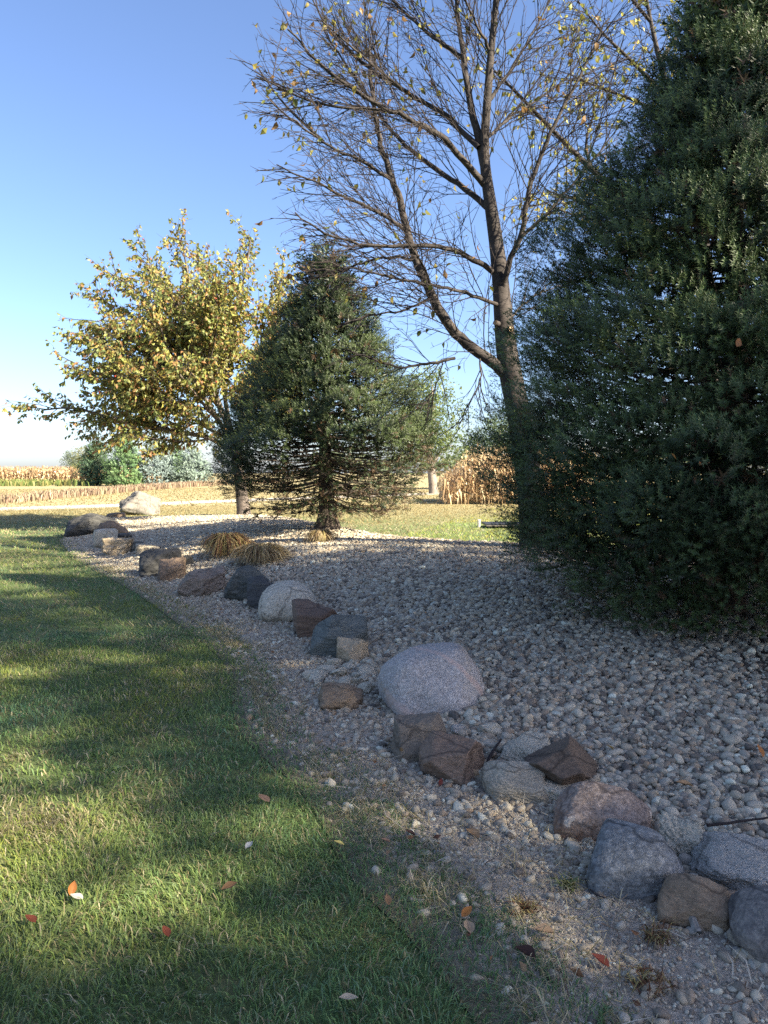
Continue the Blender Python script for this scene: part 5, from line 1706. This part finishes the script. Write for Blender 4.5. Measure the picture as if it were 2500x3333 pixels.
tuft(1850, 2890, 0.04, 80, [(0.14, 0.17, 0.06), (0.22, 0.20, 0.09)], "small greenish weed tuft on the dirt left of blue black boulder", 98)

# dry straws and leaf scraps over dirt and pebbles
lt = Buf()
n = 2600
s_, t_ = rng.random(n), rng.uniform(0.2, 1.9, n)
p = bed_point(s_, t_)
ok = (p[:, 1] > 1.2) & (p[:, 1] < 11) & (rng.random(n) < np.where(t_ < 1.15, 1.0, 0.55))
p = p[ok]; n = len(p)
p[:, 2] += rng.uniform(0.012, 0.045, n)
az = rng.uniform(0, 6.28, n)
d = np.stack([np.cos(az), np.sin(az), rng.normal(0, 0.25, n)], -1)
sdv = np.stack([-np.sin(az), np.cos(az), np.zeros(n)], -1)
L = rng.uniform(0.03, 0.16, n)[:, None]; W = rng.uniform(0.0012, 0.0028, n)[:, None]
bend = sdv * rng.normal(0, 0.18, (n, 1)) * L
v = np.stack([p - sdv * W, p + sdv * W, p + d * L * .5 + bend - sdv * W, p + d * L * .5 + bend + sdv * W, p + d * L], 1).reshape(-1, 3)
k = np.arange(n)[:, None] * 5
f = np.concatenate([k + np.array([q]) for q in ([0, 1, 3], [0, 3, 2], [2, 3, 4])])
LC = np.array([(0.42, 0.36, 0.26), (0.30, 0.23, 0.15), (0.14, 0.095, 0.065), (0.50, 0.45, 0.35)])
lt.add(v, f, np.repeat(LC[rng.integers(0, 4, n)], 5, 0))
q_n = 5200  # brown needle litter; its dark colour also deepens shade under the large spruce
nx, ny = rng.normal(2.9, 1.1, q_n), rng.normal(5.2, 0.95, q_n)
nz = np.array([ground_z(a_, b_) for a_, b_ in zip(nx, ny)]) + rng.uniform(0.004, 0.04, q_n)
az = rng.uniform(0, 6.28, q_n)
d = np.stack([np.cos(az), np.sin(az), rng.normal(0, 0.2, q_n)], -1) * rng.uniform(0.02, 0.07, (q_n, 1))
sdv = np.stack([-np.sin(az), np.cos(az), np.zeros(q_n)], -1) * 0.0022
p = np.stack([nx, ny, nz], -1)
lt.add(np.stack([p - sdv, p + sdv, p + d], 1).reshape(-1, 3), np.arange(3 * q_n).reshape(-1, 3),
       np.repeat(np.array([(0.10, 0.055, 0.032), (0.065, 0.040, 0.026), (0.15, 0.085, 0.048)])[rng.integers(0, 3, q_n)], 3, 0))
m = 420
s_, t_ = rng.random(m), rng.uniform(0.15, 1.9, m)
p = bed_point(s_, t_)
p = p[(p[:, 1] > 1.2) & (p[:, 1] < 12)]
p[:, 2] += rng.uniform(0.012, 0.04, len(p))
az = rng.uniform(0, 6.28, len(p))
leaf_quads(lt, p, np.stack([np.cos(az), np.sin(az), rng.normal(0, 0.3, len(p))], -1), rng.uniform(0.015, 0.05, len(p)),
           np.array([(0.20, 0.10, 0.05), (0.32, 0.19, 0.10), (0.12, 0.06, 0.04), (0.38, 0.28, 0.16)])[rng.integers(0, 4, len(p))])
tag(lt.build("plant_litter", M_dry), "dry straws and leaf scraps strewn over dirt and pebbles", kind="stuff")

# black board and pale post on the back lawn
yb = 20.8
m_black, nt, b = nmat("black board")
v_ = obj_vec(nt)
nt.links.new(ramp(nt, noise(nt, 6, 4, 0.6, v_), [(0.3, (0.012, 0.012, 0.013)), (0.7, (0.03, 0.03, 0.032))]), b.inputs["Base Color"])
b.inputs["Roughness"].default_value = 0.5
def box(buf, c, s):
    c, s = np.array(c), np.array(s) / 2
    v = np.array([(x, y, z) for x in (-1, 1) for y in (-1, 1) for z in (-1, 1)]) * s + c
    q = [(0, 1, 3, 2), (4, 6, 7, 5), (0, 4, 5, 1), (2, 3, 7, 6), (0, 2, 6, 4), (1, 5, 7, 3)]
    buf.add(v, [t for a_, b_, c_, d_ in q for t in ((a_, b_, c_), (a_, c_, d_))])
p0 = G(1575, 1716)
platform = empty("low_platform", (p0[0] + 1.3, p0[1], 0), "long black low platform lying on the back lawn", "platform")
q_ = Buf(); box(q_, (0, 0, 0.10), (2.6, 1.1, 0.05)); q_.build("top_board", m_black, platform)
for sx in (-1.15, 0, 1.15):
    q_ = Buf(); box(q_, (sx, 0, 0.0365), (0.09, 1.0, 0.073)); q_.build("bearer", m_black, platform)
q_ = Buf(); box(q_, (0, -0.555, 0.08), (2.6, 0.008, 0.02)); q_.build("metal_strip", m_wood, platform)
m_post, nt, b = nmat("weathered white paint")
v_ = obj_vec(nt)
nt.links.new(ramp(nt, noise(nt, 12, 4, 0.6, v_), [(0.3, (0.42, 0.40, 0.35)), (0.7, (0.66, 0.64, 0.58))]), b.inputs["Base Color"])
p1 = G(1560, 1716)
post = empty("marker_post", (p1[0] - 0.03, p1[1] - 0.15, 0), "short pale post beside the black platform on the lawn", "post")
q_ = Buf()
tube(q_, np.array([(0, 0, -0.05), (0, 0, 0.12), (0, 0, 0.2)]), [0.04, 0.04, 0.04], 10)
q_.build("shaft", m_post, post, True)
q_ = Buf()
tube(q_, np.array([(0, 0, 0.2), (0, 0, 0.215), (0, 0, 0.23)]), [0.05, 0.05, 0.035], 10, cap=True)
q_.build("cap", m_post, post, True)

print("total tris", sum(len(o.data.polygons) for o in scene.objects if o.type == 'MESH'), "objects", len(scene.objects))
